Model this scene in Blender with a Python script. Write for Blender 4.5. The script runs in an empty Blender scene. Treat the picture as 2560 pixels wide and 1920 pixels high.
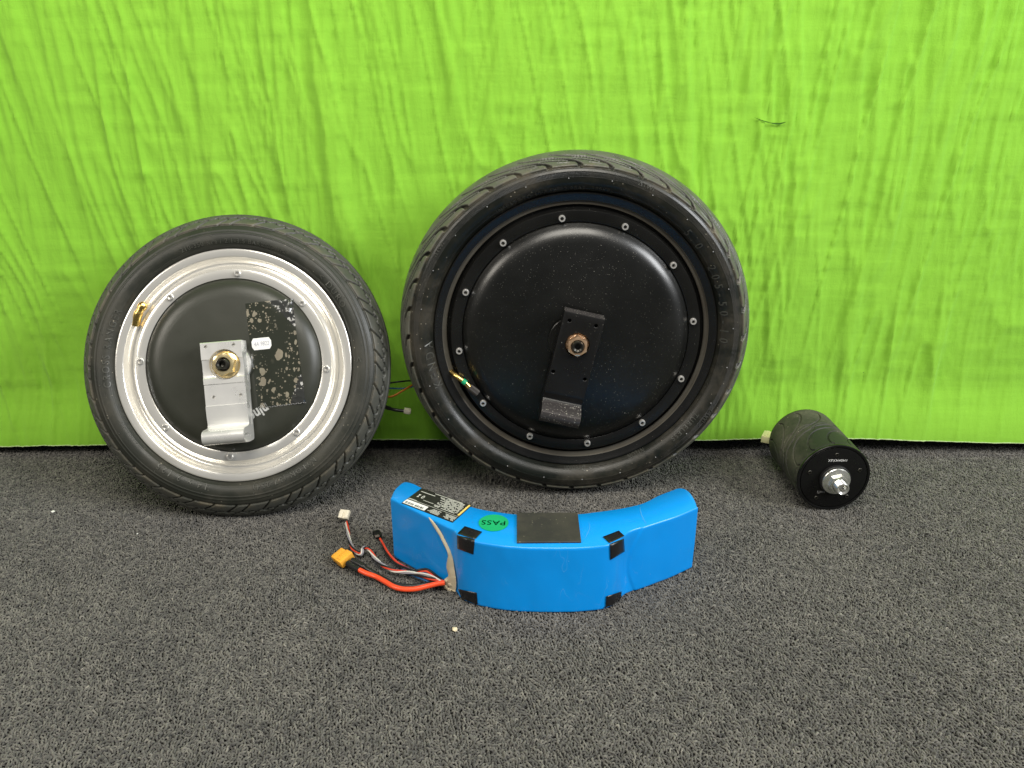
import bpy, bmesh, math, random
import numpy as np
from mathutils import Vector, Matrix
from mathutils.bvhtree import BVHTree
random.seed(4); RS = np.random.RandomState(4)
PI = math.pi; R_ = math.radians
sc = bpy.context.scene
COL = sc.collection

# ------------------------------------------------------------------ camera, world, light
CAMH, PITCH, FPX = 0.49, 22.0, 2000.0
cam = bpy.data.objects.new('camera', bpy.data.cameras.new('camera')); COL.objects.link(cam)
cam.data.sensor_width = 36.0; cam.data.lens = 36.0 * FPX / 2560.0
cam.data.clip_start = 0.01; cam.data.clip_end = 50
cam.location = (0, 0, CAMH); cam.rotation_euler = (R_(90 - PITCH), 0, 0)
sc.camera = cam
w = bpy.data.worlds.new('World'); sc.world = w; w.use_nodes = True
w.node_tree.nodes['Background'].inputs[0].default_value = (0.93, 0.97, 1.0, 1)
w.node_tree.nodes['Background'].inputs[1].default_value = 0.105

def area(name, loc, target, size, energy, color, size_y=None):
    l = bpy.data.lights.new(name, 'AREA'); l.energy = energy; l.color = color
    l.shape = 'RECTANGLE'; l.size = size; l.size_y = size_y or size
    o = bpy.data.objects.new(name, l); COL.objects.link(o); o.location = loc
    d = Vector(target) - Vector(loc); o.rotation_euler = d.to_track_quat('-Z', 'Y').to_euler()
    return o
area('window_light', (2.4, -0.42, 1.65), (0.1, 0.8, 0.1), 1.2, 80, (0.97, 0.985, 1.0), 1.1)
area('left_fill_light', (-1.7, -0.3, 1.3), (-.1, .8, .1), 0.8, 17, (1.0, 0.93, 0.82), 0.7)
area('ceiling_light', (0.05, -0.08, 1.65), (0.0, 0.75, 0.05), 1.0, 27, (1.0, 0.95, 0.85), 0.8)
sc.view_settings.view_transform = 'Standard'; sc.view_settings.look = 'None'
sc.view_settings.exposure = 0.0; sc.view_settings.gamma = 1.0
sc.cycles.max_bounces = 6

# ------------------------------------------------------------------ helpers
def ray(px, py):
    t = R_(PITCH)
    F = Vector((0, math.cos(t), -math.sin(t))); U = Vector((0, math.sin(t), math.cos(t))); R = Vector((1, 0, 0))
    return Vector((0, 0, CAMH)), (F + R * ((px - 1280) / FPX) - U * ((py - 960) / FPX))
def at(px, py, z=0.0):
    o, d = ray(px, py); return o + d * ((z - CAMH) / d.z)

def link(o, parent=None):
    COL.objects.link(o)
    if parent is not None:
        o.parent = parent
        if parent.get('_off'): o.location = Vector(parent['_off']) + o.location
    return o
def mesh_obj(name, V, F, mat=None, parent=None, smooth=True, loc=(0, 0, 0), rot=(0, 0, 0), sharp=None):
    me = bpy.data.meshes.new(name)
    me.from_pydata([tuple(v) for v in V], [], [tuple(f) for f in F]); me.update()
    if smooth: me.shade_smooth()
    if sharp and smooth: me.set_sharp_from_angle(angle=R_(sharp))
    if mat: me.materials.append(mat)
    o = bpy.data.objects.new(name, me); o.location = loc; o.rotation_euler = rot
    return link(o, parent)
def from_bm(name, bm, mat=None, parent=None, smooth=True, sharp=35, loc=(0, 0, 0), rot=(0, 0, 0)):
    bmesh.ops.recalc_face_normals(bm, faces=bm.faces)
    me = bpy.data.meshes.new(name); bm.to_mesh(me); bm.free()
    if smooth: me.shade_smooth(); me.set_sharp_from_angle(angle=R_(sharp))
    if mat: me.materials.append(mat)
    o = bpy.data.objects.new(name, me); o.location = loc; o.rotation_euler = rot
    return link(o, parent)
def inst(src, parent, loc, rot=(0, 0, 0), scale=None):
    o = bpy.data.objects.new(src.name.split('.')[0], src.data); o.location = loc; o.rotation_euler = rot
    if scale: o.scale = scale
    return link(o, parent)
def empty(name, label, cat, mw, off=None, group=None):
    o = bpy.data.objects.new(name, None); o.empty_display_size = .02; COL.objects.link(o)
    o.matrix_world = mw
    o['label'] = label; o['category'] = cat
    if group: o['group'] = group
    if off: o['_off'] = off
    return o
def tag(o, label, cat, group=None):
    o['label'] = label; o['category'] = cat
    if group: o['group'] = group
    return o
def lathe(prof, n=192, closed=False, ang0=0.0):
    prof = np.array(prof, float); m = len(prof)
    A = np.linspace(0, 2 * PI, n, endpoint=False) + ang0
    V = np.stack([np.outer(np.cos(A), prof[:, 0]), np.outer(np.sin(A), prof[:, 0]), np.tile(prof[:, 1], (n, 1))], -1).reshape(-1, 3)
    F = []
    for i in range(n):
        j = (i + 1) % n
        for k in range(m - 1 if not closed else m):
            k2 = (k + 1) % m
            F.append((i * m + k, j * m + k, j * m + k2, i * m + k2))
    return V, F
def bm_lathe(prof, n=48):
    V, F = lathe(prof, n); bm = bmesh.new()
    vs = [bm.verts.new(v) for v in V]
    for f in F: bm.faces.new([vs[i] for i in f])
    bmesh.ops.remove_doubles(bm, verts=bm.verts, dist=1e-6)
    return bm
def bm_box(bm, c, s, rot=None, bev=0.0, seg=2):
    b2 = bmesh.new(); bmesh.ops.create_cube(b2, size=1)
    for v in b2.verts: v.co = Vector((v.co.x * s[0], v.co.y * s[1], v.co.z * s[2]))
    if bev: bmesh.ops.bevel(b2, geom=b2.edges[:], offset=bev, segments=seg, affect='EDGES', profile=.5)
    M = Matrix.Translation(Vector(c))
    if rot is not None: M = M @ rot.to_4x4()
    b2.transform(M)
    me = bpy.data.meshes.new('t'); b2.to_mesh(me); b2.free(); bm.from_mesh(me); bpy.data.meshes.remove(me)
def catmull(P, n=8, closed=False):
    P = [Vector(p) for p in P]; out = []; N = len(P)
    rng = range(N) if closed else range(N - 1)
    for i in rng:
        p0 = P[(i - 1) % N] if closed or i > 0 else P[0] * 2 - P[1]
        p1 = P[i]; p2 = P[(i + 1) % N]
        p3 = P[(i + 2) % N] if closed or i + 2 < N else P[-1] * 2 - P[-2]
        for k in range(n):
            t = k / n
            out.append(.5 * ((2 * p1) + (p2 - p0) * t + (2 * p0 - 5 * p1 + 4 * p2 - p3) * t * t + (3 * p1 - p0 - 3 * p2 + p3) * t ** 3))
    if not closed: out.append(P[-1].copy())
    return out
def tube_geo(path, rad, n=10, twist=None):
    """path list of Vectors; rad number or list; returns verts, faces (with end caps)"""
    V = []; F = []; m = len(path)
    up = Vector((0.03, 0.02, 1)).normalized(); prev = None
    for i, p in enumerate(path):
        t = (path[min(i + 1, m - 1)] - path[max(i - 1, 0)]).normalized()
        if prev is None: s = t.cross(up).normalized() if abs(t.dot(up)) < .99 else t.cross(Vector((1, 0, 0))).normalized()
        else: s = (prev - t * prev.dot(t)).normalized()
        prev = s; u = s.cross(t)
        r = rad[i] if hasattr(rad, '__len__') else rad
        for k in range(n):
            a = 2 * PI * k / n; V.append(p + s * (math.cos(a) * r) + u * (math.sin(a) * r))
    for i in range(m - 1):
        for k in range(n):
            k2 = (k + 1) % n
            F.append((i * n + k, i * n + k2, (i + 1) * n + k2, (i + 1) * n + k))
    F.append(tuple(range(n))[::-1]); F.append(tuple(range((m - 1) * n, m * n)))
    return V, F
def tube(name, path, rad, mat, parent, n=10, sharp=50):
    V, F = tube_geo(path, rad, n)
    return mesh_obj(name, V, F, mat, parent, sharp=sharp)
def strands(path, count, rad, off, turns, phase=0):
    """twisted strands round a path"""
    m = len(path); outs = [[] for _ in range(count)]
    for i, p in enumerate(path):
        t = (path[min(i + 1, m - 1)] - path[max(i - 1, 0)]).normalized()
        s = t.cross(Vector((0, 0, 1))).normalized(); u = s.cross(t)
        for c in range(count):
            a = phase + 2 * PI * c / count + 2 * PI * turns * i / m
            outs[c].append(p + s * math.cos(a) * off + u * math.sin(a) * off)
    return outs

def hash2(ix, iy, seed):
    h = (ix.astype(np.int64) * 374761393 + iy.astype(np.int64) * 668265263 + seed * 974634777) & 0xffffffff
    h = ((h ^ (h >> 13)) * 1274126177) & 0xffffffff
    return ((h ^ (h >> 16)) & 0xffff) / 65535.0
def vnoise(x, y, seed=0):
    ix = np.floor(x); iy = np.floor(y); fx = x - ix; fy = y - iy
    fx = fx * fx * fx * (fx * (fx * 6 - 15) + 10); fy = fy * fy * fy * (fy * (fy * 6 - 15) + 10)
    a = hash2(ix, iy, seed); b = hash2(ix + 1, iy, seed); c = hash2(ix, iy + 1, seed); d = hash2(ix + 1, iy + 1, seed)
    return a + (b - a) * fx + (c - a) * fy + (a - b - c + d) * fx * fy
def sstep(a, b, x):
    t = np.clip((x - a) / (b - a), 0, 1); return t * t * (3 - 2 * t)
def pulse(d, hw, soft):                        # 1 inside |d|<hw, 0 outside hw+soft
    return 1 - sstep(hw, hw + soft, np.abs(d))

# ------------------------------------------------------------------ materials
def nt(name):
    m = bpy.data.materials.new(name); m.use_nodes = True; t = m.node_tree
    return m, t, t.nodes, t.links, t.nodes['Principled BSDF']
def setp(b, color=None, rough=None, metal=None, spec=None, coat=None, coatr=None, sheen=None):
    if color is not None: b.inputs['Base Color'].default_value = (*color, 1)
    if rough is not None: b.inputs['Roughness'].default_value = rough
    if metal is not None: b.inputs['Metallic'].default_value = metal
    if spec is not None: b.inputs['Specular IOR Level'].default_value = spec
    if coat is not None: b.inputs['Coat Weight'].default_value = coat
    if coatr is not None: b.inputs['Coat Roughness'].default_value = coatr
    if sheen is not None: b.inputs['Sheen Weight'].default_value = sheen
def node(N, typ, **kw):
    n = N.new(typ)
    for k, v in kw.items():
        if k in n.inputs: n.inputs[k].default_value = v
        else: setattr(n, k, v)
    return n
def ramp(N, L, src, stops):
    r = N.new('ShaderNodeValToRGB'); L.new(src, r.inputs[0])
    e = r.color_ramp.elements
    e[0].position, e[1].position = stops[0][0], stops[-1][0]
    def c4(c): return (c, c, c, 1) if not hasattr(c, '__len__') else (*c, 1)
    e[0].color, e[1].color = c4(stops[0][1]), c4(stops[-1][1])
    for p, c in stops[1:-1]:
        n = e.new(p); n.color = c4(c)
    return r.outputs[0]
def mix(N, L, fac, a, b):
    m = N.new('ShaderNodeMix'); m.data_type = 'RGBA'
    if isinstance(fac, (int, float)): m.inputs[0].default_value = fac
    else: L.new(fac, m.inputs[0])
    for i, s in ((6, a), (7, b)):
        if isinstance(s, tuple): m.inputs[i].default_value = (*s, 1)
        else: L.new(s, m.inputs[i])
    return m.outputs[2]
def math_(N, L, op, a, b=None):
    m = N.new('ShaderNodeMath'); m.operation = op
    for i, s in ((0, a), (1, b)):
        if s is None: continue
        if isinstance(s, (int, float)): m.inputs[i].default_value = s
        else: L.new(s, m.inputs[i])
    return m.outputs[0]
def coords(N, L, scale=(1, 1, 1), out='Object'):
    tc = N.new('ShaderNodeTexCoord'); mp = N.new('ShaderNodeMapping'); mp.inputs['Scale'].default_value = scale
    L.new(tc.outputs[out], mp.inputs[0]); return mp.outputs[0]
def noise(N, L, co, scale, detail=3, rough=.6, out='Fac'):
    n = N.new('ShaderNodeTexNoise'); n.inputs['Scale'].default_value = scale
    n.inputs['Detail'].default_value = detail; n.inputs['Roughness'].default_value = rough
    L.new(co, n.inputs['Vector']); return n.outputs[out]
def bump(N, L, b, h, dist, strength=1.0, prev=None):
    n = N.new('ShaderNodeBump'); n.inputs['Distance'].default_value = dist; n.inputs['Strength'].default_value = strength
    L.new(h, n.inputs['Height'])
    if prev is not None: L.new(prev, n.inputs['Normal'])
    L.new(n.outputs[0], b.inputs['Normal']); return n.outputs[0]
def specks(N, L, co, scale, size, keep):
    """small random dots: 1 on the dot"""
    v = N.new('ShaderNodeTexVoronoi'); v.inputs['Scale'].default_value = scale; v.inputs['Randomness'].default_value = 1
    L.new(co, v.inputs['Vector'])
    sx = N.new('ShaderNodeSeparateColor'); L.new(v.outputs['Color'], sx.inputs[0])
    sz = math_(N, L, 'MULTIPLY', sx.outputs[1], size)
    d = math_(N, L, 'LESS_THAN', v.outputs['Distance'], sz)
    k = math_(N, L, 'LESS_THAN', sx.outputs[0], keep)
    return math_(N, L, 'MULTIPLY', d, k)

def plain(name, color, rough=.5, metal=0., spec=.5, coat=0., var=.12, nscale=60, bumpd=0.0):
    m, t, N, L, b = nt(name); setp(b, color, rough, metal, spec, coat)
    co = coords(N, L)
    f = noise(N, L, co, nscale, 4)
    c0 = tuple(c * (1 - var) for c in color); c1 = tuple(min(1, c * (1 + var)) for c in color)
    L.new(mix(N, L, f, c0, c1), b.inputs['Base Color'])
    rr = ramp(N, L, f, [(.2, max(0, rough - .08)), (.8, min(1, rough + .08))]); L.new(rr, b.inputs['Roughness'])
    if bumpd: bump(N, L, b, f, bumpd)
    return m

def m_rubber(name, base, dust, damt, tread=None, rough=.5):
    m, t, N, L, b = nt(name); setp(b, base, rough, 0, .5)
    co = coords(N, L); uv = coords(N, L, out='UV')
    big = noise(N, L, co, 14, 6, .65); fine = noise(N, L, co, 260, 3, .6); uvn = noise(N, L, coords(N, L, (3, 40, 1), 'UV'), 4, 4)
    d1 = ramp(N, L, big, [(.46, 0.), (.70, damt)])
    d2 = ramp(N, L, uvn, [(.55, 0.), (.85, damt * .7)])
    s = math_(N, L, 'ADD', d1, d2)
    s = math_(N, L, 'MULTIPLY', s, ramp(N, L, fine, [(.3, .55), (.7, 1.)]))
    c = mix(N, L, s, base, dust)
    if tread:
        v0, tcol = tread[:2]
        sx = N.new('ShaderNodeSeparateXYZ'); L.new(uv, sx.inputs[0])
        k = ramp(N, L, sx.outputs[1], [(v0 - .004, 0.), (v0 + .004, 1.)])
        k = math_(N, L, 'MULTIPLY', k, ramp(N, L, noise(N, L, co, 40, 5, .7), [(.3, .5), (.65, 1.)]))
        wr = N.new('ShaderNodeAttribute'); wr.attribute_name = 'wear_groove_shade'  # holds the pale tone out of the grooves, painting their shade
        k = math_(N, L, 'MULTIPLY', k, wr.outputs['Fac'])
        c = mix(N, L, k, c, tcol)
        sh = ramp(N, L, sx.outputs[1], [(v0 - .03, 0.), (v0, .45), (v0 + .05, .35), (v0 + .09, 0.)])
        c = mix(N, L, math_(N, L, 'MULTIPLY', sh, ramp(N, L, noise(N, L, co, 55, 4, .7), [(.42, 0.), (.7, 1.)])), c, (.19, .155, .10))
    sp = specks(N, L, co, 230, .17, .4)
    sp = math_(N, L, 'MULTIPLY', sp, ramp(N, L, big, [(.4, 0.), (.6, 1.)]))
    c = mix(N, L, sp, c, (.30, .27, .21))
    L.new(c, b.inputs['Base Color'])
    L.new(ramp(N, L, s, [(0, rough - .07), (.5, .8)]), b.inputs['Roughness'])
    h = noise(N, L, co, 900, 3)
    if tread and len(tread) > 2:
        v1, v2, cnt = tread[2:]
        wv = math_(N, L, 'SINE', math_(N, L, 'MULTIPLY', sx.outputs[0], 2 * PI * cnt))
        k = math_(N, L, 'MULTIPLY', math_(N, L, 'GREATER_THAN', sx.outputs[1], v1), math_(N, L, 'LESS_THAN', sx.outputs[1], v2))
        n1 = bump(N, L, b, math_(N, L, 'MULTIPLY', k, wv), .00035)
        bump(N, L, b, h, .00015, 1, n1)
    else: bump(N, L, b, h, .00015)
    return m

M = {}
M['rubber_small'] = m_rubber('small_tyre_rubber', (.030, .031, .026), (.125, .108, .078), .50, rough=.50)
M['rubber_big'] = m_rubber('big_tyre_rubber', (.011, .012, .0105), (.115, .098, .070), .50, rough=.40)
def m_metal(name, color, rough, streak=0.0, dirt=0.0, scale=1.0, met=1.0):
    m, t, N, L, b = nt(name); setp(b, color, rough, met)
    co = coords(N, L)
    f = noise(N, L, co, 30 * scale, 5); g = noise(N, L, co, 400 * scale, 2)
    L.new(ramp(N, L, f, [(.25, max(.03, rough - .06)), (.75, rough + .1)]), b.inputs['Roughness'])
    c = mix(N, L, f, tuple(x * .93 for x in color), color)
    if dirt: c = mix(N, L, ramp(N, L, noise(N, L, co, 22, 6, .7), [(.5, 0.), (.8, dirt)]), c, (.16, .12, .075))
    L.new(c, b.inputs['Base Color'])
    bump(N, L, b, g, .00001 + streak)
    return m
def m_rim():
    m, t, N, L, b = nt('machined_aluminium'); setp(b, (.94, .92, .86), .20, .68)
    f = noise(N, L, coords(N, L), 7, 2)
    L.new(mix(N, L, f, (.93, .90, .83), (.97, .95, .90)), b.inputs['Base Color'])
    return m
M['rim'] = m_rim()
M['bracket'] = m_metal('satin_aluminium', (.94, .93, .90), .28, met=.62)
M['steel'] = m_metal('screw_steel', (.86, .84, .80), .2, met=.7)
M['zinc'] = m_metal('yellow_zinc', (.90, .74, .42), .22, 0, .2, met=.75)
M['copper'] = m_metal('copper_zinc', (.96, .64, .40), .20, 0, .1, met=.78)
M['axle'] = plain('axle_steel', (.06, .058, .05), .32, .8)
M['axle_bright'] = m_metal('plated_steel', (.74, .74, .70), .26, met=.85)
M['brass'] = m_metal('brass', (.87, .62, .20), .22)
M['socket'] = plain('dark_socket', (.03, .028, .025), .4, .6)

def m_cover(name, base, rough, amt, size, keep, smear):
    m, t, N, L, b = nt(name); setp(b, base, rough, 0, .5)
    co = coords(N, L)
    big = noise(N, L, co, 16, 5, .6)
    cl = noise(N, L, co, 9, 3)
    c = mix(N, L, ramp(N, L, big, [(.35, 0.), (.8, smear)]), base, (.10, .095, .075))
    s1 = specks(N, L, co, 560, size, keep); s2 = specks(N, L, co, 170, size * .5, keep * .3)
    s = math_(N, L, 'MAXIMUM', math_(N, L, 'MULTIPLY', s1, ramp(N, L, cl, [(.3, .25), (.65, 1.)])), s2)
    c = mix(N, L, math_(N, L, 'MULTIPLY', s, amt), c, (.62, .60, .52))
    L.new(c, b.inputs['Base Color'])
    L.new(ramp(N, L, big, [(.3, rough - .05), (.75, rough + .1)]), b.inputs['Roughness'])
    bump(N, L, b, noise(N, L, co, 1500, 2), .00006)
    return m
M['cover_small'] = m_cover('small_motor_cover_paint', (.029, .031, .023), .34, .5, .10, .05, .08)
M['cover_big'] = m_cover('big_motor_cover_paint', (.0038, .0040, .0035), .32, .42, .17, .65, .03)
for k_, v_ in (('Coat Weight', .40), ('Coat Roughness', .24)): M['cover_big'].node_tree.nodes['Principled BSDF'].inputs[k_].default_value = v_
M['rim_black'] = m_cover('black_rim_paint', (.006, .006, .0058), .22, .5, .12, .15, .05)
M['ledge_dust'] = m_cover('dusty_rim_ledge', (.055, .046, .034), .55, .5, .12, .2, .8)
M['black_bracket'] = m_cover('black_bracket_paint', (.0065, .0062, .006), .30, .7, .16, .25, .02)
M['worn_lit_black'] = m_cover('worn_lit_hook', (.075, .068, .068), .30, .9, .40, .85, .12)  # worn specks, and light on the curved hook put into a paler base
M['worn_lit_black'].node_tree.nodes['Principled BSDF'].inputs['Metallic'].default_value = .55
M['black_plastic'] = plain('black_plastic', (.012, .012, .012), .45)
M['letters_small'] = plain('small_tyre_letters', (.066, .067, .056), .40)  # paler than the tyre: light on the raised edges put into the colour
M['letters_big'] = plain('big_tyre_letters', (.060, .061, .052), .34)  # paler than its rubber too, for the same painted edge light
M['print_white'] = plain('white_print', (.80, .80, .78), .5)
M['print_grey'] = plain('grey_print', (.33, .33, .33), .5)
M['paper'] = plain('white_paper', (.82, .82, .80), .6)
M['pen'] = plain('pen_ink', (.40, .40, .46), .5)
M['black_ink'] = plain('black_ink', (.015, .015, .015), .4)

def m_film():
    m, t, N, L, b = nt('stained_clear_tape'); setp(b, (.03, .033, .025), .22, 0, .5)
    co = coords(N, L); 
    wn = noise(N, L, co, 90, 3, out='Color')
    wm = N.new('ShaderNodeVectorMath'); wm.operation = 'MULTIPLY_ADD'; L.new(wn, wm.inputs[0]); wm.inputs[1].default_value = (.006, .006, .006); L.new(co, wm.inputs[2])
    wco = wm.outputs[0]
    mp = N.new('ShaderNodeMapping'); mp.inputs['Scale'].default_value = (1, .62, 1); L.new(wco, mp.inputs[0])
    a = specks(N, L, mp.outputs[0], 210, .55, .62); c_ = specks(N, L, mp.outputs[0], 110, .50, .22); f = specks(N, L, wco, 430, .5, .5)
    reg = ramp(N, L, noise(N, L, co, 26, 2), [(.40, 0.), (.50, 1.)])
    s = math_(N, L, 'MAXIMUM', math_(N, L, 'MULTIPLY', math_(N, L, 'MAXIMUM', a, f), reg), c_)
    tan = mix(N, L, noise(N, L, co, 120, 2), (.17, .135, .10), (.25, .235, .17))
    L.new(mix(N, L, s, (.026, .029, .021), tan), b.inputs['Base Color'])
    L.new(ramp(N, L, s, [(0, .22), (1, .5)]), b.inputs['Roughness'])
    bump(N, L, b, s, .00012)
    return m
M['film'] = m_film()
def m_clear():
    m, t, N, L, b = nt('clear_tape_flap'); setp(b, (.035, .036, .034), .12, 0, .7)
    co = coords(N, L); v = N.new('ShaderNodeTexVoronoi'); v.inputs['Scale'].default_value = 130; L.new(co, v.inputs['Vector'])
    bump(N, L, b, v.outputs['Distance'], .0018)
    s = specks(N, L, co, 330, .4, .3); L.new(mix(N, L, s, (.035, .036, .034), (.35, .34, .30)), b.inputs['Base Color'])
    return m
M['clear'] = m_clear()

def m_blue():
    m, t, N, L, b = nt('blue_shrink_wrap'); setp(b, (.0, .22, .74), .36, 0, .45, .35, .22)
    co = coords(N, L)
    f = noise(N, L, co, 9, 4); sc_ = specks(N, L, co, 150, .055, .35)
    # long thin scuffs
    wv = noise(N, L, coords(N, L, (14, 14, 5)), 4.5, 2, .4)
    scr = ramp(N, L, wv, [(.493, 0.), (.500, 1.), (.507, 0.)])
    msk = ramp(N, L, noise(N, L, co, 20, 2), [(.55, 0.), (.66, .22)])
    c = mix(N, L, f, (.0, .265, .78), (.0, .32, .90))
    c = mix(N, L, math_(N, L, 'MULTIPLY', scr, msk), c, (.25, .48, .85))
    c = mix(N, L, sc_, c, (.35, .62, .92))
    L.new(c, b.inputs['Base Color'])
    h = noise(N, L, coords(N, L, (1, 1, .5)), 30, 3, .5)
    bump(N, L, b, h, .0012, .5)
    return m
M['blue'] = m_blue()
M['blue_gloss'] = plain('pale_blue_lines', (.10, .42, .78), .2, 0, .6, .5)
M['tape'] = plain('black_vinyl_tape', (.010, .010, .011), .30, 0, .5, .2, bumpd=.0002)
def m_pad():
    m, t, N, L, b = nt('black_foam_pad'); setp(b, (.035, .034, .031), .6)
    co = coords(N, L); f = noise(N, L, co, 35, 5)
    c = mix(N, L, ramp(N, L, f, [(.4, 0.), (.75, .8)]), (.030, .029, .027), (.075, .068, .052))
    c = mix(N, L, specks(N, L, co, 330, .16, .45), c, (.3, .27, .2))
    L.new(c, b.inputs['Base Color']); bump(N, L, b, f, .0004); return m
M['pad'] = m_pad()
M['label_black'] = plain('label_black', (.020, .021, .017), .3, 0, .5, .2)
M['label_line'] = plain('label_white_print', (.62, .62, .57), .4)
M['label_yellow'] = plain('label_yellow', (.86, .62, .17), .4)
M['pass_green'] = plain('pass_sticker_green', (.010, .40, .15), .35)
M['glue'] = plain('cream_silicone_glue', (.60, .52, .37), .45, bumpd=.0006, nscale=90)
M['wire_red'] = plain('red_wire', (.72, .065, .03), .34)
M['cable_red'] = plain('orange_red_cable', (.88, .085, .025), .32)
M['wire_black'] = plain('black_wire', (.014, .014, .015), .32)
M['wire_white'] = plain('white_wire', (.70, .68, .62), .35)
M['wire_grey'] = plain('grey_wire', (.30, .29, .33), .32)
M['wire_blue'] = plain('blue_wire', (.015, .10, .26), .35)
M['wire_orange'] = plain('orange_wire', (.62, .20, .02), .35)
M['wire_yellow'] = plain('tan_wire', (.62, .42, .25), .35)
M['connector_yellow'] = plain('yellow_nylon', (.90, .42, .045), .38)
M['connector_white'] = plain('ivory_nylon', (.78, .72, .58), .4)
M['crumb'] = plain('pale_crumb', (.85, .85, .80), .7)
M['band_green'] = plain('green_band', (.01, .33, .14), .35)
M['knurl'] = plain('black_valve_cap', (.035, .030, .025), .45, .1)

# ------------------------------------------------------------------ cloth backdrop
def m_cloth():
    m, t, N, L, b = nt('green_cotton_cloth'); setp(b, (.30, .60, .05), .85, 0, .25, sheen=.1)
    co = coords(N, L)
    big = noise(N, L, co, 2.2, 3)
    c = mix(N, L, big, (.222, .535, .034), (.292, .585, .052))
    c = mix(N, L, ramp(N, L, noise(N, L, coords(N, L, (60, 60, 60)), 4, 4, .7), [(.3, 0.), (.8, .25)]), c, (.20, .50, .03))
    c = mix(N, L, specks(N, L, co, 22, .06, .12), c, (.10, .22, .02))
    L.new(c, b.inputs['Base Color'])
    h1 = noise(N, L, coords(N, L, (110, 1, 26)), 1.0, 3, .55)
    n1 = bump(N, L, b, h1, .0018, .5)
    h2 = noise(N, L, coords(N, L, (22, 1, 190)), 1.0, 2, .5)
    n2 = bump(N, L, b, h2, .0007, .35, n1)
    bump(N, L, b, noise(N, L, co, 650, 2), .0004, .6, n2)
    return m
def build_cloth():
    xs = np.arange(-1.05, 1.0501, .0024); zs = np.arange(0, 1.0, .0032)
    X, S = np.meshgrid(xs, zs)
    hem = .013 + .010 * sstep(-.62, -.15, X) - .008 * sstep(.40, .85, X) + .0012 * (vnoise(X * 30, X * 0, 3) - .5) + .004 * (vnoise(X * 5, X * 0, 8) - .5)
    Z = hem + S
    H = np.zeros_like(X)
    specs = [(30, 2.4, .10, .0024, 11, .52), (58, 3.2, -.14, .0019, 12, .50), (85, 5, .06, .0013, 13, .46), (44, 2.6, .0, .0021, 14, .52), (130, 7, -.05, .0008, 15, .38), (95, 4.5, -.22, .0009, 17, .5), (60, 4.0, .24, .0011, 16, .58)]
    for fx, fz, sl, amp, sd, th in specs:
        xw = X + sl * Z + .035 * (vnoise(X * 3, Z * 3.2, sd + 40) - .5) + .010 * (vnoise(X * 11, Z * 10, sd + 50) - .5)
        n = vnoise(xw * fx, Z * fz, sd)
        rdg = (1 - np.abs(2 * n - 1)) ** 5.5
        mk = sstep(th - .12, th + .22, vnoise(X * 4.2 + 9, Z * 2.6, sd + 90))
        H += amp * rdg * (.25 + .75 * mk)
    H += .008 * (vnoise(X * 2.2, Z * 1.2, 71) - .5) + .0013 * (vnoise(X * 9, Z * 5, 72) - .5)
    H += .0004 * (vnoise(X * 20, Z * 90, 73) - .5)
    H *= 2.3
    H *= .45 + .55 * sstep(.0, .10, S)
    # bottom lifts towards the viewer, as a heavy stiff hem
    Y = .974 - H - .016 * (1 - sstep(0, .085, S)) + .004 * vnoise(X * 6, X * 0, 5) * (1 - sstep(0, .05, S))
    n, m_ = X.shape
    V = np.stack([X, Y, Z], -1).reshape(-1, 3)
    idx = np.arange(n * m_).reshape(n, m_)
    F = np.stack([idx[:-1, :-1], idx[:-1, 1:], idx[1:, 1:], idx[1:, :-1]], -1).reshape(-1, 4)
    o = mesh_obj('backdrop_cloth', V, F.tolist(), m_cloth())
    tag(o, 'bright green wrinkled cloth backdrop hanging behind the wheels', 'cloth')
    # frayed hem roll
    hz = []
    for i in range(0, m_, 1):
        hz.append(Vector((X[0, i], Y[0, i] + .0002, Z[0, i] + .0002)))
    rad = [.0006 + .0005 * random.random() for _ in hz]
    V, F = tube_geo(hz, rad, 5)
    mesh_obj('hem', V, F, plain('pale_hem_thread', (.42, .55, .25), .9), o)
    # small torn slit, curved like a smile
    def ypt(x, z):
        i = int(round((z - hem[0, 0]) / .0032)); j = int(round((x + 1.05) / .0024))
        return Y[min(max(i, 0), n - 1), min(max(j, 0), m_ - 1)]
    pts = [(1888, 294, .1), (1898, 298.5, .7), (1908, 302, .9), (1918, 305, 1.1), (1926, 307, .5), (1934, 309, 1.7), (1944, 310, 2.3), (1952, 309.5, 2.0), (1960, 307.5, 1.5), (1966, 305, .2)]
    V = []; F = []
    for k, (px, py, th) in enumerate(pts):
        o_, d = ray(px, py); P = o_ + d * (.968 / d.y)
        yy = min(ypt(P.x, P.z), ypt(P.x, P.z + .003), ypt(P.x, P.z - .003), ypt(P.x + .0024, P.z), ypt(P.x - .0024, P.z)) - .0022
        for s in (-1, 0, 1): V.append(Vector((P.x, yy + (0.0006 if s == 0 else 0), P.z + s * th * .00045)))
    for k in range(len(pts) - 1):
        for s in (0, 1): F.append((k * 3 + s, k * 3 + 3 + s, k * 3 + 4 + s, k * 3 + 1 + s))
    mesh_obj('tear', V, F, plain('shadowed_slit_cloth', (.05, .16, .008), .9), o)  # strip in front of the cloth, the slit's inner shade put into its colour
    return o
cloth = build_cloth()

# ------------------------------------------------------------------ floor and wall (setting)
fl = mesh_obj('floor', [(-3, -1.2, -.0045), (3, -1.2, -.0045), (3, 1.06, -.0045), (-3, 1.06, -.0045)], [(0, 1, 2, 3)], plain('carpet_backing', (.030, .029, .027), .95), smooth=False)
fl['kind'] = 'structure'
wl_ = mesh_obj('wall', [(-3, 1.055, -.0045), (3, 1.055, -.0045), (3, 1.055, 2.2), (-3, 1.055, 2.2)], [(0, 1, 2, 3)], plain('dark_wall_paint', (.05, .05, .05), .9), smooth=False)
wl_['kind'] = 'structure'

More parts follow.
